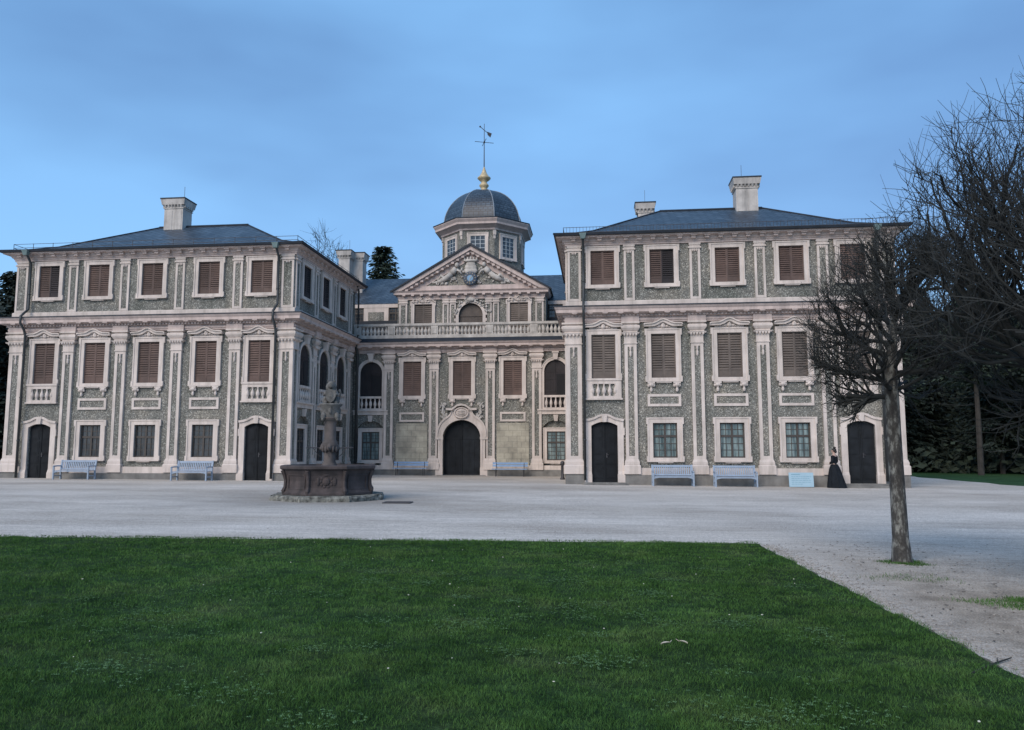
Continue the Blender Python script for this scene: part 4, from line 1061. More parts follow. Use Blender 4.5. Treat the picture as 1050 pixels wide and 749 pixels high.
b = MB(); b.lathe([(.27, 2.52), (.30, 2.60), (.30, 2.72), (.33, 2.78), (.34, 2.95), (.42, 3.02), (.43, 3.06), (.36, 3.08)], (0, 0), 12)
for k in range(4):
    a = math.pi / 4 + k * math.pi / 2; b.blob((.34 * math.cos(a), .34 * math.sin(a), 2.66), (.10, .10, .13)); b.blob((.37 * math.cos(a), .37 * math.sin(a), 2.56), (.06, .06, .06)); b.blob((.29 * math.cos(k * math.pi / 2), .29 * math.sin(k * math.pi / 2), 2.84), (.08, .08, .13))
b.build('capital', 'greystone', fo_, smooth=True)
b = MB()      # ring of mask heads round the shaft with the spouts
for k in range(4):
    a = k * math.pi / 2; b.blob((.27 * math.cos(a), .27 * math.sin(a), 1.66), (.13, .13, .14)); b.blob((.37 * math.cos(a), .37 * math.sin(a), 1.62), (.06, .06, .06))
    for s_ in (-.5, .5): b.blob((.30 * math.cos(a + s_), .30 * math.sin(a + s_), 1.60), (.07, .07, .12))
b.v = [(x * .86, y * .86, z) for x, y, z in b.v]
b.build('mask', 'colstone', col_, smooth=True)
for k in range(4):
    a = k * math.pi / 2; q = MB(); ca, sa = math.cos(a), math.sin(a)
    q.tube([(.36 * ca, .36 * sa, 1.63), (.78 * ca, .78 * sa, 1.655), (.84 * ca, .84 * sa, 1.63)], .016, 6); q.tube([(.60 * ca, .60 * sa, 1.64), (.42 * ca, .42 * sa, 1.42), (.30 * ca, .30 * sa, 1.34)], .012, 5)
    q.build('spout', 'iron', col_)
b = MB()      # heraldic lion sitting up behind a shield
b.tube([(0, .10, 3.05), (0, .06, 3.22), (0, .0, 3.42), (0, -.03, 3.56)], [.20, .23, .18, .14], 10)
b.blob((0, -.06, 3.68), (.15, .17, .15), 0, None, 10, 7); b.blob((0, -.21, 3.645), (.08, .09, .07)); b.blob((0, .0, 3.62), (.20, .16, .18), 0, None, 10, 7)
for s_ in (-1, 1):
    b.blob((s_ * .11, .0, 3.81), (.04, .03, .05)); b.blob((s_ * .20, .06, 3.18), (.12, .20, .15)); b.tube([(s_ * .18, -.02, 3.12), (s_ * .19, -.24, 3.10)], [.09, .07], 7)
    b.tube([(s_ * .16, -.06, 3.46), (s_ * .22, -.22, 3.36), (s_ * .14, -.30, 3.40)], [.085, .065, .05], 7)
b.tube([(.14, .24, 3.12), (.30, .26, 3.25), (.33, .2, 3.45), (.27, .18, 3.55)], [.04, .035, .035, .06], 6)
li = b.build('lion_statue', 'greystone', fo_, smooth=True)
b = MB(); b.prism([(-.17, 3.50), (0, 3.53), (.17, 3.50), (.18, 3.30), (.11, 3.16), (0, 3.09), (-.11, 3.16), (-.18, 3.30)], -.33, -.27); b.blob((0, -.33, 3.33), (.10, .03, .10)); b.build('shield', 'greystone', li)

# ------------------------------------------------------------------ benches
def slat_bench():
    r = empty('park_bench'); W = 1.86
    s = MB()
    for i in range(5): y = -.26 + i * .105; s.box(-W / 2 + .02, W / 2 - .02, y, y + .085, .425, .45)
    s.build('seat', 'benchblue', r)
    k = MB(); k.xf = Matrix.Translation((0, .27, .45)) @ Matrix.Rotation(R(-12), 4, 'X')
    k.box(-W / 2 + .03, W / 2 - .03, -.02, .025, .41, .50); k.box(-W / 2 + .03, W / 2 - .03, -.018, .022, .02, .08)
    n = 19
    for i in range(n): x = -W / 2 + .09 + (W - .18) * i / (n - 1); k.box(x - .025, x + .025, -.012, .012, .08, .41)
    k.build('backrest', 'benchblue', r)
    a = MB(); a.prism([(-W / 2 + .05, .42), (-W / 2 + .05, .30), (-W / 2 + .12, .35), (-W / 2 + .3, .385), (W / 2 - .3, .385), (W / 2 - .12, .35), (W / 2 - .05, .30), (W / 2 - .05, .42)], -.27, -.24); a.build('apron', 'benchblue', r)
    for s_ in (-1, 1):
        x = s_ * (W / 2 - .03)
        q = MB(); q.tube([(x, .30, .66), (x, .0, .665), (x, -.27, .65), (x, -.31, .62)], .033, 6); q.build('armrest', 'benchblue', r)
        q = MB(); q.box(x - .032, x + .032, -.30, -.235, 0, .65); q.build('leg', 'benchblue', r)
        q = MB(); q.xf = Matrix.Translation((x, .30, .0)); q.add([(-.032, -.05, 0), (.032, -.05, 0), (.032, .05, 0), (-.032, .05, 0), (-.032, -.06, .45), (.032, -.06, .45), (.032, .0, .45), (-.032, .0, .45), (-.032, .04, .96), (.032, .04, .96), (.032, .09, .96), (-.032, .09, .96)],
            [(0, 1, 5, 4), (1, 2, 6, 5), (2, 3, 7, 6), (3, 0, 4, 7), (4, 5, 9, 8), (5, 6, 10, 9), (6, 7, 11, 10), (7, 4, 8, 11), (8, 9, 10, 11), (3, 2, 1, 0)]); q.build('leg', 'benchblue', r)
        q = MB(); q.box(x - .02, x + .02, -.235, .26, .16, .21); q.build('stretcher', 'benchblue', r)
    return r
bn = slat_bench()
for i, (x, y, lab) in enumerate([(-25.85, 36.35, 'pale blue slatted bench beside the outer door of the left wing'), (-19.75, 36.4, 'pale blue slatted bench below the ground floor windows nearest the fountain'),
                                 (3.32, 36.45, 'pale blue slatted bench below the first ground floor window of the right wing'), (6.08, 36.35, 'pale blue slatted bench nearest the light blue board')]):
    o = bn if i == 0 else copy_tree(bn); o.location = (x, y, gz(x)); o.rotation_euler = (0, 0, R([1.5, -1, .5, -.5][i]))
    tag(o, lab, 'bench', 'slatted blue benches along the wings')
def plank_bench():
    r = empty('plank_bench'); W = 2.1
    s = MB()
    for i in range(3): s.box(-W / 2, W / 2, -.22 + i * .15, -.09 + i * .15, .42, .46)
    s.build('seat', 'benchlight', r)
    k = MB(); k.box(-W / 2, W / 2, .26, .29, .58, .69); k.box(-W / 2, W / 2, .27, .30, .72, .83); k.build('backrest', 'benchlight', r)
    for s_ in (-1, 1):
        x = s_ * (W / 2 - .22); q = MB(); q.tube([(x, -.2, 0), (x, -.18, .42)], .022, 6); q.build('leg', 'iron', r)
        q = MB(); q.tube([(x, .18, 0), (x, .22, .42), (x, .29, .83)], .022, 6); q.tube([(x, -.2, .41), (x, .22, .41)], .02, 6); q.build('leg', 'iron', r)
    return r
bn = plank_bench()
for i, (x, lab) in enumerate([(-11.3, 'low light blue plank bench to the left of the central gate'), (-5.27, 'low light blue plank bench to the right of the central gate')]):
    o = bn if i == 0 else copy_tree(bn); o.location = (x, 46.25, gz(x)); tag(o, lab, 'bench', 'plank benches flanking the gate')

# ------------------------------------------------------------------ board, bollard, drain cover
sx_, sy_ = 9.0, 36.55
t = tag(empty('information_board', (sx_, sy_, gz(sx_)), R(-2)), 'light blue rectangular board with lines of faint writing leaning near the right door', 'board')
b = MB(); b.xf = Matrix.Rotation(R(-8), 4, 'X'); b.box(-.53, .53, -.02, .02, .02, .66); b.build('panel', 'signblue', t)
b = MB(); b.xf = Matrix.Rotation(R(-8), 4, 'X'); rs = random.Random(4)
b.box(-.42, -.05, -.024, -.0215, .555, .59)
for k in range(5):
    z = .47 - k * .085; x = -.42
    while x < .38 - (k == 4) * .4:
        w_ = rs.uniform(.05, .14); b.box(x, min(x + w_, .42), -.024, -.0215, z, z + .022); x += w_ + .035
b.build('lettering', 'signink', t)
b = MB(); b.tube([(-.45, .09, .62), (-.45, .32, -.05)], .014, 6); b.tube([(.45, .09, .62), (.45, .32, -.05)], .014, 6); b.build('prop', 'iron', t)
bx_, by_ = -1.98, 42.6
b = MB(); b.lathe([(.13, -.1), (.13, .08), (.085, .14), (.08, .78), (.12, .82), (.12, .88), (.10, .96), (.04, 1.0)], (0, 0), 12); o = b.build('bollard', 'iron', None, (bx_, by_, gz(bx_)), smooth=True)
tag(o, 'short dark metal bollard beside the inner corner of the right wing', 'bollard')
b = MB(); b.box(-.42, .42, -.30, .30, .006, .03)
for k in range(6): b.box(-.36, .36, -.26 + k * .09, -.22 + k * .09, .03, .036)
o = b.build('drain_cover', 'iron', None, (-6.05, 23.3, gz(-6.05)), R(4)); tag(o, 'flat dark drain cover in the gravel beside the fountain', 'drain cover')

# ------------------------------------------------------------------ woman in a black gown
def skin_mesh(name, joints, edges, mat, sub=2):
    me = bpy.data.meshes.new(name); me.from_pydata([j[0] for j in joints], edges, [])
    o = bpy.data.objects.new(name, me); COL.objects.link(o)
    o.modifiers.new('skin', 'SKIN'); 
    for i, j in enumerate(joints):
        sv = me.skin_vertices[0].data[i]; r = j[1]; sv.radius = (r, r) if not hasattr(r, '__len__') else r; sv.use_root = (i == 0)
    s = o.modifiers.new('sub', 'SUBSURF'); s.levels = sub; s.render_levels = sub
    dg = bpy.context.evaluated_depsgraph_get(); ev = o.evaluated_get(dg); m2 = bpy.data.meshes.new_from_object(ev)
    m2.materials.clear(); m2.materials.append(M[mat]); m2.polygons.foreach_set('use_smooth', [True] * len(m2.polygons)); m2.name = name
    o2 = bpy.data.objects.new(name, m2); bpy.data.objects.remove(o); COL.objects.link(o2); return o2
px_, py_ = 10.42, 36.45
per = tag(empty('person', (px_, py_, gz(px_)), R(-130)), 'woman in a long full black gown with hair pinned up, standing beside the right door', 'person')
J = [((0, 0, .98), (.13, .10)), ((0, 0, 1.14), (.115, .09)), ((0, .0, 1.32), (.15, .10)), ((0, .01, 1.42), (.10, .07)), ((0, 0, 1.49), .048), ((0, -.015, 1.56), (.062, .07)), ((0, -.02, 1.64), (.075, .088)), ((0, -.01, 1.71), (.055, .065)),
     ((-.17, .01, 1.39), .055), ((-.235, .02, 1.13), .042), ((-.12, -.16, 1.08), .032), ((-.05, -.19, 1.10), .026),
     ((.17, .01, 1.39), .055), ((.235, .02, 1.13), .042), ((.12, -.16, 1.06), .032), ((.05, -.19, 1.06), .026),
     ((-.09, 0, .88), .09), ((-.10, 0, .50), .06), ((-.10, .01, .09), .04), ((-.10, -.11, .04), .03),
     ((.09, 0, .88), .09), ((.10, 0, .50), .06), ((.10, .01, .09), .04), ((.10, -.11, .04), .03)]
E_ = [(0, 1), (1, 2), (2, 3), (3, 4), (4, 5), (5, 6), (6, 7), (3, 8), (8, 9), (9, 10), (10, 11), (3, 12), (12, 13), (13, 14), (14, 15), (0, 16), (16, 17), (17, 18), (18, 19), (0, 20), (20, 21), (21, 22), (22, 23)]
body = skin_mesh('body', J, E_, 'skin'); body.parent = per
# small face features merged into the body mesh
fb = MB(); fb.blob((0, -.105, 1.625), (.014, .022, .026), 0, None, 6, 5)
for s_ in (-1, 1): fb.blob((s_ * .078, -.01, 1.63), (.014, .022, .032), 0, None, 6, 5); fb.blob((s_ * .032, -.092, 1.652), (.014, .01, .007), 0, None, 6, 4)
fb.blob((0, -.096, 1.583), (.024, .012, .008), 0, None, 6, 4)
for s_ in (-1, 1):
    for k in range(4): fb.tube([(s_ * (.05 - k * .004), -.19, 1.09 + k * .012), (s_ * (.0 - k * .004), -.205, 1.085 + k * .012), (-s_ * .025, -.20, 1.075 + k * .012)], [.009, .008, .006], 5)
    fb.tube([(s_ * .06, -.185, 1.12), (s_ * .03, -.195, 1.155)], [.01, .007], 5)
fm = fb.mesh('f', ['skin'], smooth=True); bm = bmesh.new(); bm.from_mesh(body.data); bm.from_mesh(fm); bm.to_mesh(body.data); bm.free(); bpy.data.meshes.remove(fm)
hr = MB(); hr.blob((0, .022, 1.665), (.088, .10, .092), 0, None, 12, 8); hr.blob((0, .04, 1.775), (.058, .062, .05), 0, None, 10, 6); hr.blob((0, .085, 1.60), (.07, .05, .07), 0, None, 8, 6); hr.build('hair', 'hair', body, smooth=True)
gw = MB(); n = 40; prof = [(.16, 1.04, .0), (.19, .98, .01), (.235, .86, .025), (.27, .66, .045), (.31, .40, .055), (.345, .16, .06), (.36, .01, .065)]
vs = []
for r, z, a in prof:
    for i in range(n):
        q = 2 * math.pi * i / n; rr = r * (1 + a * 1.6 * math.sin(q * 11 + z * 1.5)) ; back = .16 * max(0, math.sin(q)) * (1.03 - z)
        vs.append((rr * math.cos(q), rr * math.sin(q) * .88 + back, z))
gw.add(vs, [(k * n + i, k * n + (i + 1) % n, (k + 1) * n + (i + 1) % n, (k + 1) * n + i) for k in range(len(prof) - 1) for i in range(n)] + [tuple(range(n))])
gw.build('skirt', 'gown', per, smooth=True)
JB = [((0, 0, 1.0), (.145, .115)), ((0, 0, 1.14), (.13, .105)), ((0, 0, 1.31), (.17, .125)), ((0, .015, 1.415), (.12, .085)),
      ((-.175, .01, 1.39), .075), ((-.245, .02, 1.14), .07), ((-.15, -.13, 1.09), .05), ((.175, .01, 1.39), .075), ((.245, .02, 1.14), .07), ((.15, -.13, 1.08), .05)]
bd = skin_mesh('bodice', JB, [(0, 1), (1, 2), (2, 3), (3, 4), (4, 5), (5, 6), (3, 7), (7, 8), (8, 9)], 'gown'); bd.parent = per
cl = MB(); cl.blob((-.075, -.145, 1.30), (.05, .025, .085), 0, Matrix.Rotation(.35, 3, 'Y'), 8, 6); cl.blob((-.03, -.115, 1.415), (.06, .03, .03)); cl.build('neckerchief', 'white', per, smooth=True)

# ------------------------------------------------------------------ ground
def sheet(name, mat, poly, dz, kind='structure'):
    me = bpy.data.meshes.new(name); me.from_pydata([(x, y, gz(x) + dz) for x, y in poly], [], [tuple(range(len(poly)))]); me.materials.append(M[mat])
    o = bpy.data.objects.new(name, me); COL.objects.link(o); o['kind'] = kind; return o
sheet('ground', 'field', [(-400, -120), (400, -120), (400, 600), (-400, 600)], -.01)
gp = [(-60, -12), (20.2, -12), (20.2, 34)] + [(20.2 + .25 * math.sin(y * 1.3), y) for y in range(36, 64, 2)] + [(18, 66), (-60, 66)]
sheet('gravel_court', 'gravel', gp, 0.0)
def lawn_in(x, y):
    n = .03 * np.sin(x * 2.1) + .03 * np.sin(x * 5.3 + 1) ; n2 = .015 * np.sin(y * 2.7) + .015 * np.sin(y * 6.1 + 2)
    return (y < 14.2 + .088 * x + n) & (x < 2.73 + (14.45 - y) * .04 + n2)
edge = [(x, 14.2 + .088 * x + .03 * math.sin(x * 2.1) + .03 * math.sin(x * 5.3 + 1)) for x in np.arange(-18, 2.70, .15)]
edge += [(2.73 + (14.45 - y) * .04 + .015 * math.sin(y * 2.7) + .015 * math.sin(y * 6.1 + 2), y) for y in np.arange(14.40, -8, -.15)]
sheet('lawn', 'sod', [(-18, -8)] + edge, .012)
sheet('lawn_edge', 'soil', [(-18, -8)] + [(a + .025 + .025 * math.sin(q * 1.7), b_ + .04 + .03 * math.sin(q * 2.3)) for q, (a, b_) in enumerate(edge)], .006)

def blades(name, x, y, hgt, wid, mat, lean=.5, base=.0):
    n = len(x); a = rng.uniform(0, 2 * np.pi, n); la = rng.uniform(0, 2 * np.pi, n); ln = rng.uniform(.1, lean, n) * hgt
    z = -.0062 * (x - X0) + base
    dx, dy = np.cos(a) * wid / 2, np.sin(a) * wid / 2
    lx, ly = np.cos(la) * ln, np.sin(la) * ln
    V = np.empty((n, 5, 3))
    V[:, 0] = np.c_[x - dx, y - dy, z]; V[:, 1] = np.c_[x + dx, y + dy, z]
    V[:, 2] = np.c_[x + dx * .8 + lx * .35, y + dy * .8 + ly * .35, z + hgt * .6]; V[:, 3] = np.c_[x - dx * .8 + lx * .35, y - dy * .8 + ly * .35, z + hgt * .6]
    V[:, 4] = np.c_[x + lx, y + ly, z + hgt]
    base_i = (np.arange(n) * 5)[:, None]
    quad = base_i + np.array([0, 1, 2, 3]); tri = base_i + np.array([3, 2, 4])
    loops = np.concatenate([quad, tri], axis=1).ravel()
    me = bpy.data.meshes.new(name); me.vertices.add(5 * n); me.vertices.foreach_set('co', V.ravel()); me.loops.add(7 * n); me.loops.foreach_set('vertex_index', loops.astype(np.int32))
    starts = np.empty((n, 2), np.int32); starts[:, 0] = np.arange(n) * 7; starts[:, 1] = starts[:, 0] + 4
    me.polygons.add(2 * n); me.polygons.foreach_set('loop_start', starts.ravel()); me.polygons.foreach_set('loop_total', np.tile([4, 3], n).astype(np.int32))
    me.update(calc_edges=True); me.validate(); me.materials.append(M[mat])
    o = bpy.data.objects.new(name, me); COL.objects.link(o); return o
def vnoise(x, y, sx, sy, seed):          # smooth value noise
    g = np.random.default_rng(seed).uniform(0, 1, (257, 257)); u, v = x / sx + 500.3, y / sy + 500.7
    i, j = np.floor(u).astype(int), np.floor(v).astype(int); fu, fv = u - i, v - j
    fu, fv = fu * fu * (3 - 2 * fu), fv * fv * (3 - 2 * fv); i0, j0, i1, j1 = i % 256, j % 256, (i + 1) % 256, (j + 1) % 256
    return (g[i0, j0] * (1 - fu) + g[i1, j0] * fu) * (1 - fv) + (g[i0, j1] * (1 - fu) + g[i1, j1] * fu) * fv
def turf(x, y):                           # tufts and hollows of an uneven sward, 0..1
    return .42 * vnoise(x, y, .30, .22, 1) + .30 * vnoise(x, y, .11, .09, 2) + .28 * vnoise(x, y, .9, .6, 3)
xs, ys = [], []
for y0, y1, den in ((3.6, 5.5, 9000), (5.5, 7.5, 6200), (7.5, 10, 3900), (10, 14.7, 2500)):
    x_lo, x_hi = -.80 * y1 - 1.2, 3.3
    n = int((x_hi - x_lo) * (y1 - y0) * den); xs.append(rng.uniform(x_lo, x_hi, n)); ys.append(rng.uniform(y0, y1, n))
x = np.concatenate(xs); y = np.concatenate(ys); k = lawn_in(x - np.abs(rng.normal(0, .035, len(x))) * rng.choice([-1, 1], len(x), p=[.7, .3]), y - rng.normal(0, .05, len(x)))
x, y = x[k], y[k]; f2 = turf(x, y)
k = rng.uniform(0, 1, len(x)) < np.clip(.25 + 1.5 * (f2 - .12), .2, 1); x, y, f2 = x[k], y[k], f2[k]
hgt = rng.uniform(.012, .034, len(x)) * (.45 + 1.1 * f2); wid = rng.uniform(.0016, .0036, len(x)) * np.clip(y / 5.5, 1, 2.4)
tag(blades('grass', x, y, hgt, wid, 'grass', 1.6, .004 + .040 * f2), kind='stuff')
def patch(cx, cy, rx, ry, n):
    r = np.sqrt(rng.uniform(0, 1, n)); a = rng.uniform(0, 2 * np.pi, n); q = (1 + .25 * np.sin(a * 3 + cx) + .15 * np.sin(a * 7)) * (1 + .12 * rng.normal(0, 1, n))
    return cx + rx * r * np.cos(a) * q, cy + ry * r * np.sin(a) * q
T1 = (4.47, 12.45); T2 = (5.28, 9.25)
x1, y1 = patch(T1[0] + .02, T1[1] - .05, .30, .30, 1900); x2, y2 = patch(4.95, 9.25, .74, .50, 6500); x3, y3 = patch(4.0, 10.9, .6, .35, 420)
x = np.concatenate([x1, x2, x3]); y = np.concatenate([y1, y2, y3])
tag(blades('grass_patch', x, y, rng.uniform(.012, .042, len(x)), rng.uniform(.003, .006, len(x)), 'grass', .9, .0), kind='stuff')

# clover rosettes and fallen petals in the sward, loose stones along its edge
def scatter(name, mat, pts, fn):
    b = MB()
    for p in pts: fn(b, p)
    o = b.build(name, mat); o['kind'] = 'stuff'; return o
rs = random.Random(12); pts = []
for cx, cy, r, n in [(rs.uniform(-6.5, 2.5), rs.uniform(4.6, 12.5), rs.uniform(.12, .4), rs.randint(14, 55)) for _ in range(70)] + [(1.4, 5.2, .45, 150), (.9, 5.0, .3, 90), (-1.2, 7.3, .5, 120), (-.2, 8.2, .5, 110), (-4.2, 7.0, .9, 170), (-4.0, 8.6, .8, 90), (1.9, 7.2, .35, 70), (.1, 6.2, .3, 60), (-2.6, 5.2, .4, 80), (-.3, 9.8, .7, 80), (.6, 9.0, .4, 60), (-1.7, 4.7, .3, 70), (-3.6, 5.6, .5, 90), (1.2, 7.7, .3, 50)]:
    for i in range(n): pts.append((cx + rs.gauss(0, r * .5), cy + rs.gauss(0, r * .35), rs))
def clov(b, p):
    x, y, r = p; z = gz(x) + .03 + r.uniform(0, .03); s = r.uniform(.005, .012); a = r.uniform(0, 6.28)
    if not lawn_in(np.array([x]), np.array([y]))[0]: return
    for k in range(3):
        q = a + k * 2.09; c, d = math.cos(q), math.sin(q)
        b.add([(x, y, z), (x + c * s - d * s * .6, y + d * s + c * s * .6, z + .004), (x + c * s * 1.7, y + d * s * 1.7, z + .002), (x + c * s + d * s * .6, y + d * s - c * s * .6, z + .006)], [(0, 1, 2, 3)])
scatter('clover', 'clover', pts, clov)
pts = [(rs.uniform(-7, 2.6), rs.uniform(4.6, 13), rs) for i in range(46)]
def petal(b, p):
    x, y, r = p; s = r.uniform(.006, .013); z = gz(x) + r.uniform(.05, .065); a = r.uniform(0, 3)
    b.blob((x, y, z), (s, s * .7, s * .4), 0, Matrix.Rotation(a, 3, 'Z'), 6, 4)
scatter('fallen_petals', 'petal', pts, petal)
pts = []
for i in range(5200):
    if i < 3000: y = rs.uniform(4.5, 14.3); x = 2.78 + (14.45 - y) * .04 + abs(rs.gauss(0, .16)) + .02
    else: x = rs.uniform(2.9, 6.2); y = rs.uniform(5, 13)
    pts.append((x, y, rs))
def peb(b, p):
    x, y, r = p; s = r.uniform(.003, .011) * (1.4 if r.random() < .08 else 1)
    b.blob((x, y, gz(x) + s * .25), (s * r.uniform(.8, 1.4), s, s * .6), 0, Matrix.Rotation(r.uniform(0, 3), 3, 'Z'), 5, 3)
scatter('loose_stones', 'stone', pts, peb)
pts = [(T1[0] + rs.gauss(0, 1.5), rs.uniform(6.2, 15), rs) for _ in range(420)] + [(rs.uniform(-7, 5), rs.uniform(14.6, 34), rs) for _ in range(160)]
def flake(b, p):
    x, y, r = p
    if lawn_in(np.array([x - .1]), np.array([y - .1]))[0]: return
    z = gz(x) + .008; s = r.uniform(.010, .030); a = r.uniform(0, 6.28); c, d = math.cos(a), math.sin(a)
    b.add([(x - c * s, y - d * s, z), (x + d * s * .5, y - c * s * .5, z + .006), (x + c * s * 1.2, y + d * s * 1.2, z + .003), (x - d * s * .5, y + c * s * .5, z + .008)], [(0, 1, 2, 3)])
scatter('leaf_litter', 'litter', pts, flake)
def curled(cx, cy, L, w, a, lab):
    b = MB(); n = 6; vs = []
    for i in range(n + 1):
        t = i / n; ww = w * math.sin(math.pi * (t * .9 + .05)) + .002; z = .050 + .006 * math.sin(t * 3.0) + .004 * t
        for s_ in (-1, 0, 1): vs.append((L * (t - .5), s_ * ww, z + (.010 if s_ else 0)))
    b.add(vs, [(i * 3 + j, i * 3 + j + 1, (i + 1) * 3 + j + 1, (i + 1) * 3 + j) for i in range(n) for j in range(2)])
    b.tube([(L * .5, 0, .06), (L * .75, .01, .075)], .0025, 4)
    o = b.build('dry_leaf', 'dryleaf', None, (cx, cy, gz(cx) - .008), a); tag(o, lab, 'leaf', 'dry leaves on the lawn')
curled(.53, 6.80, .085, .015, .45, 'pale curled dry leaf lying on the grass, the left of a close pair')
curled(.68, 6.86, .085, .012, 2.5, 'pale curled dry leaf lying on the grass, the right of a close pair')
b = MB(); b.tube([(-.27, -.26, .014), (-.1, -.1, .02), (.08, .08, .016), (.25, .22, .02)], [.006, .009, .008, .005], 6); b.tube([(.08, .08, .018), (.13, .19, .022)], [.005, .003], 5)
o = b.build('fallen_stick', 'barkdark', None, (2.99, 6.60, gz(2.99))); tag(o, 'thin dark stick lying on the gravel at the edge of the lawn', 'stick')

# ------------------------------------------------------------------ bare trees
def bare_tree(name, x, y, lean, th, r0, crown, seed, label, group=None, limbs=11, dens=1.0, sides=(8, 5, 3), rmin=.0036, trop=.07, zs=.80, e0=-.12):
    """crown: (centre offset, radii) of the ellipsoid that the branches fill"""
    rs = random.Random(seed); t = tag(empty(name, (x, y, gz(x))), label, 'tree', group)
    top = Vector((lean[0], lean[1], th)); tr = MB(); cc, cr_ = Vector(crown[0]), crown[1]
    lead = Vector((cc.x * .6 + lean[0] * .4, cc.y * .6 + lean[1] * .4, cc.z + cr_[2] * .55))
    pts = [Vector((0, 0, -.1)), Vector((0, 0, .06)), Vector((lean[0] * .12, lean[1] * .12, th * .12)), Vector((lean[0] * .5, lean[1] * .5, th * .5)), top, top.lerp(lead, .4) + Vector((.04, .02, 0)), lead]
    tr.tube(pts, [r0 * 1.55, r0 * 1.28, r0 * 1.03, r0 * .92, r0 * .86, r0 * .5, r0 * .14], 14)
    tr.build('trunk', 'bark', t, smooth=True)
    big, tw = MB(), MB()
    def inside_(p):
        q = p - cc; return (q.x / cr_[0]) ** 2 + (q.y / cr_[1]) ** 2 + (q.z / cr_[2]) ** 2
    def grow(p, d, r, L, lv):
        n = 6 if lv < 2 else 4; st = L / n; pp = [p.copy()]; rr = [r]; dirs = [d.copy()]
        for i in range(n):
            j = (.19, .20, .22, .20, .16)[lv]
            d = (d + Vector((rs.gauss(0, j), rs.gauss(0, j), rs.gauss(0, j * .8) + (trop, .13, .14, .12, .10)[lv]))).normalized()
            p = p + d * st; pp.append(p.copy()); rr.append(r * (1 - .62 * (i + 1) / n)); dirs.append(d.copy())
            if inside_(p) > (.86, .95, 1.05, 1.15, 1.45)[lv]: break
        (big if lv < 2 else tw).tube(pp, rr, sides[min(lv, 2)], cap=False)
        if lv >= 4: return
        m = len(pp) - 1
        cnt = {0: 8, 1: 6, 2: 3.2, 3: 1.7}[lv] * dens
        cnt = int(cnt) + (rs.random() < cnt % 1)
        for k in range(cnt):
            u = rs.uniform(.18 if lv else .25, 1.) * m; i = min(int(u), m - 1); q = pp[i].lerp(pp[i + 1], u - i)
            ax = dirs[i + 1].orthogonal().normalized(); ax.rotate(Matrix.Rotation(rs.uniform(0, 6.28), 3, dirs[i + 1]))
            nd = dirs[i + 1].copy(); nd.rotate(Matrix.Rotation(rs.uniform(.35, .95), 3, ax))
            ri = rr[i] * rs.uniform(.50, .74)
            grow(q, nd, max(ri, rmin), L * (rs.uniform(.50, .74) if lv < 3 else rs.uniform(.7, 1.5)), lv + 1)
    L0 = max(cr_) * .95
    for k in range(limbs):
        u = rs.uniform(0, 1) ** 1.2; q = Vector((top.x * .8, top.y * .8, th * zs)).lerp(lead, u * .8); az = k * 2.4 + rs.uniform(-.4, .4)
        el = rs.uniform(e0, .42) + u * .7
        d = Vector((math.cos(az) * math.cos(el), math.sin(az) * math.cos(el), math.sin(el)))
        grow(q, d, r0 * rs.uniform(.26, .42), L0 * rs.uniform(.75, 1.1), 0)
    grow(lead, Vector((0, 0, 1)), r0 * .16, L0 * .6, 1)
    big.build('branches', 'barkdark', t, smooth=True); tw.build('twigs', 'barkdark', t)
    return t
bare_tree('bare_tree', T1[0], T1[1], (-.03, 0), 2.9, .115, ((.20, .1, 3.5), (1.28, 1.1, 1.5)), 41, 'small bare tree with mottled trunk standing on the gravel before the right door', 'pollarded trees beside the lawn', 25, .82)
bare_tree('bare_tree', T2[0], T2[1], (.05, 0), 2.9, .165, ((.2, .15, 3.6), (1.95, 1.3, 2.15)), 77, 'large bare tree nearest the viewer, its upswept crown filling the right edge', 'pollarded trees beside the lawn', 27, .87, (8, 5, 3), .0042, .13, .68, -.08)

# ------------------------------------------------------------------ woods behind
def conifer(name, H, r, n, mat, seed, bare=.05, droop=.25, pw=.8):
    rs = random.Random(seed); t = empty(name)
    tr = MB(); tr.tube([(0, 0, -.3), (.05, 0, H * .3), (.0, .05, H * .7), (0, 0, H * .98)], [H * .017, H * .013, H * .007, .02], 7); tr.build('trunk', 'woodbark', t)
    c = MB()
    for i in range(n):
        u = (i + rs.random()) / n; z = H * (bare + (1 - bare) * u); L = r * (1 - u) ** pw * rs.uniform(.65, 1.1) + .15
        az = rs.uniform(0, 6.283); ca, sa = math.cos(az), math.sin(az); m = max(3, int(L * 3.2))
        for k in range(m):
            t_ = (k + rs.random() * .8) / m; x = L * t_; zz = z - droop * L * t_ + .12 * L * t_ * t_ + rs.uniform(-.12, .12)
            for q in range(3):
                w = rs.uniform(.14, .36) * (1.1 - .5 * t_); l = rs.uniform(.35, .75); aa = az + rs.uniform(-.9, .9); cx, cy = math.cos(aa), math.sin(aa)
                p = Vector((x * ca + rs.uniform(-.25, .25), x * sa + rs.uniform(-.25, .25), zz))
                c.add([p, p + Vector((cx * l * .5 - cy * w * .5, cy * l * .5 + cx * w * .5, rs.uniform(-.12, .06))), p + Vector((cx * l, cy * l, -.12 + rs.uniform(-.15, .05))), p + Vector((cx * l * .5 + cy * w * .5, cy * l * .5 - cx * w * .5, rs.uniform(-.12, .06)))], [(0, 1, 2, 3)])
    c.build('crown', mat, t); return t
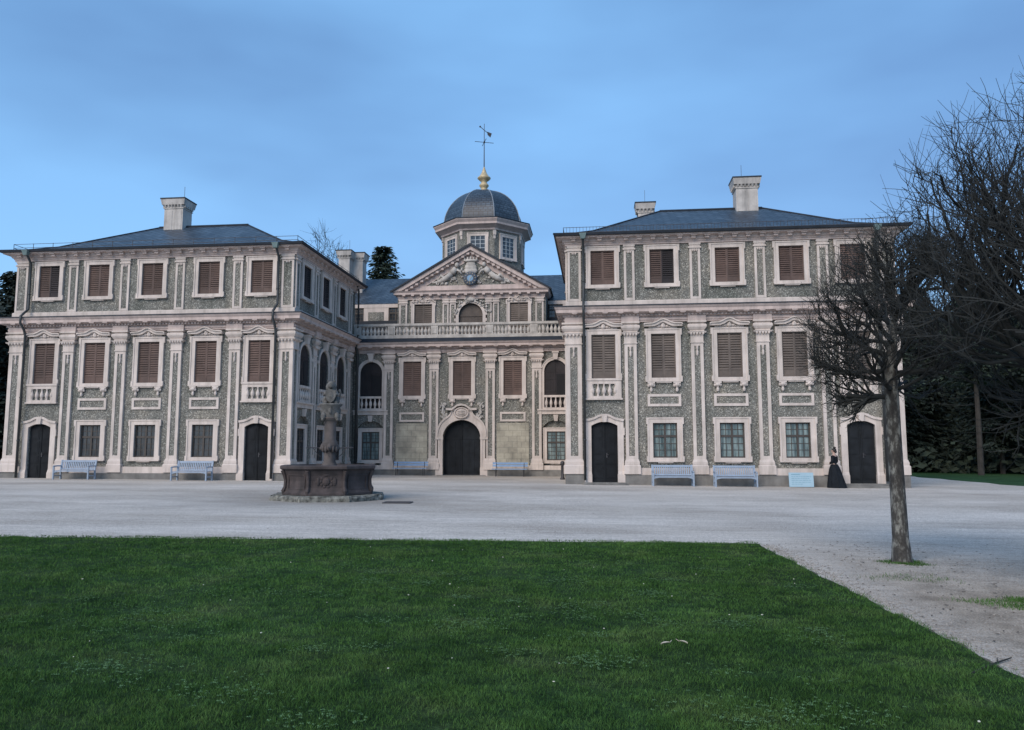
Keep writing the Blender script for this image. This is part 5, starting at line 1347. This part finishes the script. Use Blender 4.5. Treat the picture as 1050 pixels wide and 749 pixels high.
def leafy(name, H, r, n, mat, seed, bare=.3):
    rs = random.Random(seed); t = empty(name)
    tr = MB(); tr.tube([(0, 0, -.3), (.1, 0, H * .3), (.0, .1, H * .6), (.1, 0, H * .85)], [H * .02, H * .016, H * .01, .03], 8)
    for k in range(7):
        z = H * rs.uniform(.35, .7); a = rs.uniform(0, 6.3); tr.tube([(0, 0, z), (r * .4 * math.cos(a), r * .4 * math.sin(a), z + r * .3), (r * .75 * math.cos(a), r * .75 * math.sin(a), z + r * .7)], [H * .008, H * .005, .02], 5)
    tr.build('trunk', 'woodbark', t); c = MB()
    cl = [(rs.uniform(-1, 1) * r * .7, rs.uniform(-1, 1) * r * .7, H * (bare + (1 - bare) * rs.uniform(.08, .95)), r * rs.uniform(.25, .5)) for _ in range(26)]
    for i in range(n):
        x, y, z, q = rs.choice(cl); p = Vector((x + rs.gauss(0, q * .55), y + rs.gauss(0, q * .55), z + rs.gauss(0, q * .5))); s = rs.uniform(.12, .32)
        a = Vector((rs.gauss(0, 1), rs.gauss(0, 1), rs.gauss(0, .6))).normalized() * s; b_ = a.orthogonal().normalized() * s * .6
        c.add([p - a, p + b_, p + a, p - b_], [(0, 1, 2, 3)])
    c.build('crown', mat, t); return t
sp1 = conifer('spruce_tree', 14, 3.1, 420, 'leafdark', 1); sp2 = conifer('spruce_tree', 13, 3.6, 420, 'leafdark', 2, .14, .3)
pine = conifer('pine_tree', 15, 3.0, 260, 'leafmid', 3, .42, .05); ev = leafy('evergreen_tree', 12, 3.4, 9000, 'leafdark', 4, .12)
protos = {'s1': [sp1, 0], 's2': [sp2, 0], 'p': [pine, 0], 'e': [ev, 0]}
WT = [('p', 21.9, 61.5, .78), ('p', 26.6, 58.5, .86), ('s1', 24.2, 66, .84), ('s2', 30.2, 63, .92), ('e', 20.6, 70, .80), ('s1', 27.6, 70, .95), ('s2', 22.8, 76, .85), ('e', 33.5, 70, 1.05), ('s1', 35.5, 61, .98), ('s2', 18.6, 77, .8), ('p', 31.2, 56.0, .88), ('e', 26.5, 80, 1.05), ('s1', 31.0, 80, 1.1), ('s2', 38, 70, 1.1), ('e', 40, 60, 1.05), ('s1', 16.2, 83, .85), ('e', 36, 84, 1.15), ('s2', 43, 75, 1.2), ('s1', 46, 63, 1.2), ('e', 22, 90, 1.0), ('s2', 29, 92, 1.15)]
LT = [('s2', -44.6, 55, 1.02), ('e', -47.4, 52, 1.05), ('s1', -48.5, 59, 1.15), ('e', -43.6, 62, .95), ('s2', -52, 64, 1.2), ('s1', -55, 55, 1.2), ('e', -41.5, 66, 1.0), ('s1', -47, 68, 1.2), ('e', -38.6, 60.0, .78)]
KIND = {'s1': 'dark spruce with drooping boughs', 's2': 'broad dark spruce', 'p': 'pine with a bare lower trunk', 'e': 'dense dark evergreen'}
rs = random.Random(8)
for lst, side in ((WT, 'right'), (LT, 'left')):
    for k, x, y, s in lst:
        o = protos[k][0] if protos[k][1] == 0 else copy_tree(protos[k][0]); protos[k][1] = 1
        o.location = (x, y, gz(x)); o.scale = (s, s, s * (1.18 if x > 25 else 1)); o.rotation_euler = (0, 0, rs.uniform(0, 6.28))
        tag(o, KIND[k] + (' in the wood beyond the far lawn' if side == 'right' else ' beyond the outer corner of the left wing'), 'tree', KIND[k].replace(' with', 's with', 1) + ' ' + side + ' of the palace' if ' with' in KIND[k] else KIND[k] + ' trees ' + side + ' of the palace')
# trees seen over the roof
o = conifer('fir_tree', 22.6, 4.2, 900, 'leafmid', 14, .1, .15, .5); o.location = (-22.2, 78, gz(-22.2)); tag(o, 'single dark conifer rising above the slate roof beside the twin chimneys', 'tree')
bare_tree('bare_tree', -30.2, 80, (.3, 0), 9, .3, ((0, 0, 17.0), (3.8, 3.8, 7.6)), 31, 'leafless tree whose thin crown shows behind the roof of the left wing', None, 8, .74, (6, 4, 3), .017)
b = MB(); rs = random.Random(77)
for i in range(5200):
    x = rs.uniform(17, 58); y = rs.uniform(62, 70) + max(0, (x - 30)) * -.25 + rs.uniform(0, 20) * (rs.random() < .5); z = abs(rs.gauss(0, .8)) + .1; p = Vector((x, y, gz(x) + z)); s = rs.uniform(.18, .5)
    a = Vector((rs.gauss(0, 1), rs.gauss(0, 1), rs.gauss(0, .7))).normalized() * s; b_ = a.orthogonal().normalized() * s * .6; b.add([p - a, p + b_, p + a, p - b_], [(0, 1, 2, 3)])
o = b.build('undergrowth', 'under'); o['kind'] = 'stuff'
# far wood closing the view: a deep mass of leaves and stems that reads as one
b = MB()
for i in range(26000):
    if rs.random() < .62: x = rs.uniform(8, 95); y = rs.uniform(96, 112) - max(0, x - 40) * .45
    else: x = rs.uniform(-95, -36); y = rs.uniform(82, 98) - max(0, -40 - x) * .4
    hmax = 12 + 2.5 * math.sin(x * .35) + 1.5 * math.sin(x * .9); z = rs.uniform(0, 1) ** .8 * hmax; p = Vector((x, y, z)); s = rs.uniform(.5, 1.3)
    a = Vector((rs.gauss(0, 1), rs.gauss(0, 1), rs.gauss(0, .8))).normalized() * s; b_ = a.orthogonal().normalized() * s * .6; b.add([p - a, p + b_, p + a, p - b_], [(0, 1, 2, 3)])
o = b.build('far_wood', 'leafdark'); o['kind'] = 'stuff'

# ------------------------------------------------------------------ sky, light, camera
SUN_EL, SUN_AZ = 36., 205.          # overcast dusk: broad soft light from behind the viewer
w = bpy.data.worlds.new('World'); scene.world = w; w.use_nodes = True; nt = w.node_tree
for n in list(nt.nodes): nt.nodes.remove(n)
out = N(nt, 'ShaderNodeOutputWorld'); bg = N(nt, 'ShaderNodeBackground'); nt.links.new(bg.outputs[0], out.inputs[0])
sky = N(nt, 'ShaderNodeTexSky', sky_type='NISHITA'); sky.sun_disc = False; sky.sun_elevation = R(SUN_EL); sky.sun_rotation = R(SUN_AZ)
sky.air_density = 1.0; sky.dust_density = .6; sky.ozone_density = 3.0
tc = N(nt, 'ShaderNodeTexCoord'); mp = N(nt, 'ShaderNodeMapping'); mp.inputs['Scale'].default_value = (1.0, 1.0, 3.0); mp.inputs['Location'].default_value = (.4, .2, 0)
nt.links.new(tc.outputs['Generated'], mp.inputs[0])
cn_ = N(nt, 'ShaderNodeTexNoise'); cn_.inputs['Scale'].default_value = 1.7; cn_.inputs['Detail'].default_value = 4; cn_.inputs['Roughness'].default_value = .45; nt.links.new(mp.outputs[0], cn_.inputs['Vector'])
cr_ = ramp(nt, [(.36, SKY_A), (.64, SKY_B)]) if 'SKY_A' in globals() else ramp(nt, [(.34, (.53, 1.24, 2.5)), (.64, (1.06, 2.38, 4.2))])
nt.links.new(cn_.outputs[0], cr_.inputs[0])
mx_ = mixc(nt, .72, sky.outputs[0], cr_.outputs[0])
nt.links.new(mx_, bg.inputs[0]); bg.inputs[1].default_value = .15
sd = bpy.data.lights.new('sun', 'SUN'); sd.energy = 1.75; sd.angle = R(42); sd.color = (1.0, .87, .74)
so = bpy.data.objects.new('sun', sd); COL.objects.link(so)
az = R(SUN_AZ); dv = Vector((math.sin(az) * math.cos(R(SUN_EL)), math.cos(az) * math.cos(R(SUN_EL)), math.sin(R(SUN_EL))))
so.rotation_euler = dv.to_track_quat('Z', 'Y').to_euler()
cd = bpy.data.cameras.new('camera'); co = bpy.data.objects.new('camera', cd); COL.objects.link(co)
cd.sensor_fit = 'HORIZONTAL'; cd.sensor_width = 36; cd.lens = 800 / 1050 * 36; cd.clip_start = .1; cd.clip_end = 3000
co.location = (0, 0, 1.6); co.rotation_euler = (R(90 + 6.15), 0, R(6.335)); scene.camera = co
vs_ = scene.view_settings; vs_.view_transform = 'Standard'; vs_.look = 'None'; vs_.exposure = .66; vs_.gamma = 1; vs_.use_curve_mapping = False
scene.cycles.max_bounces = 6; scene.cycles.use_denoising = True
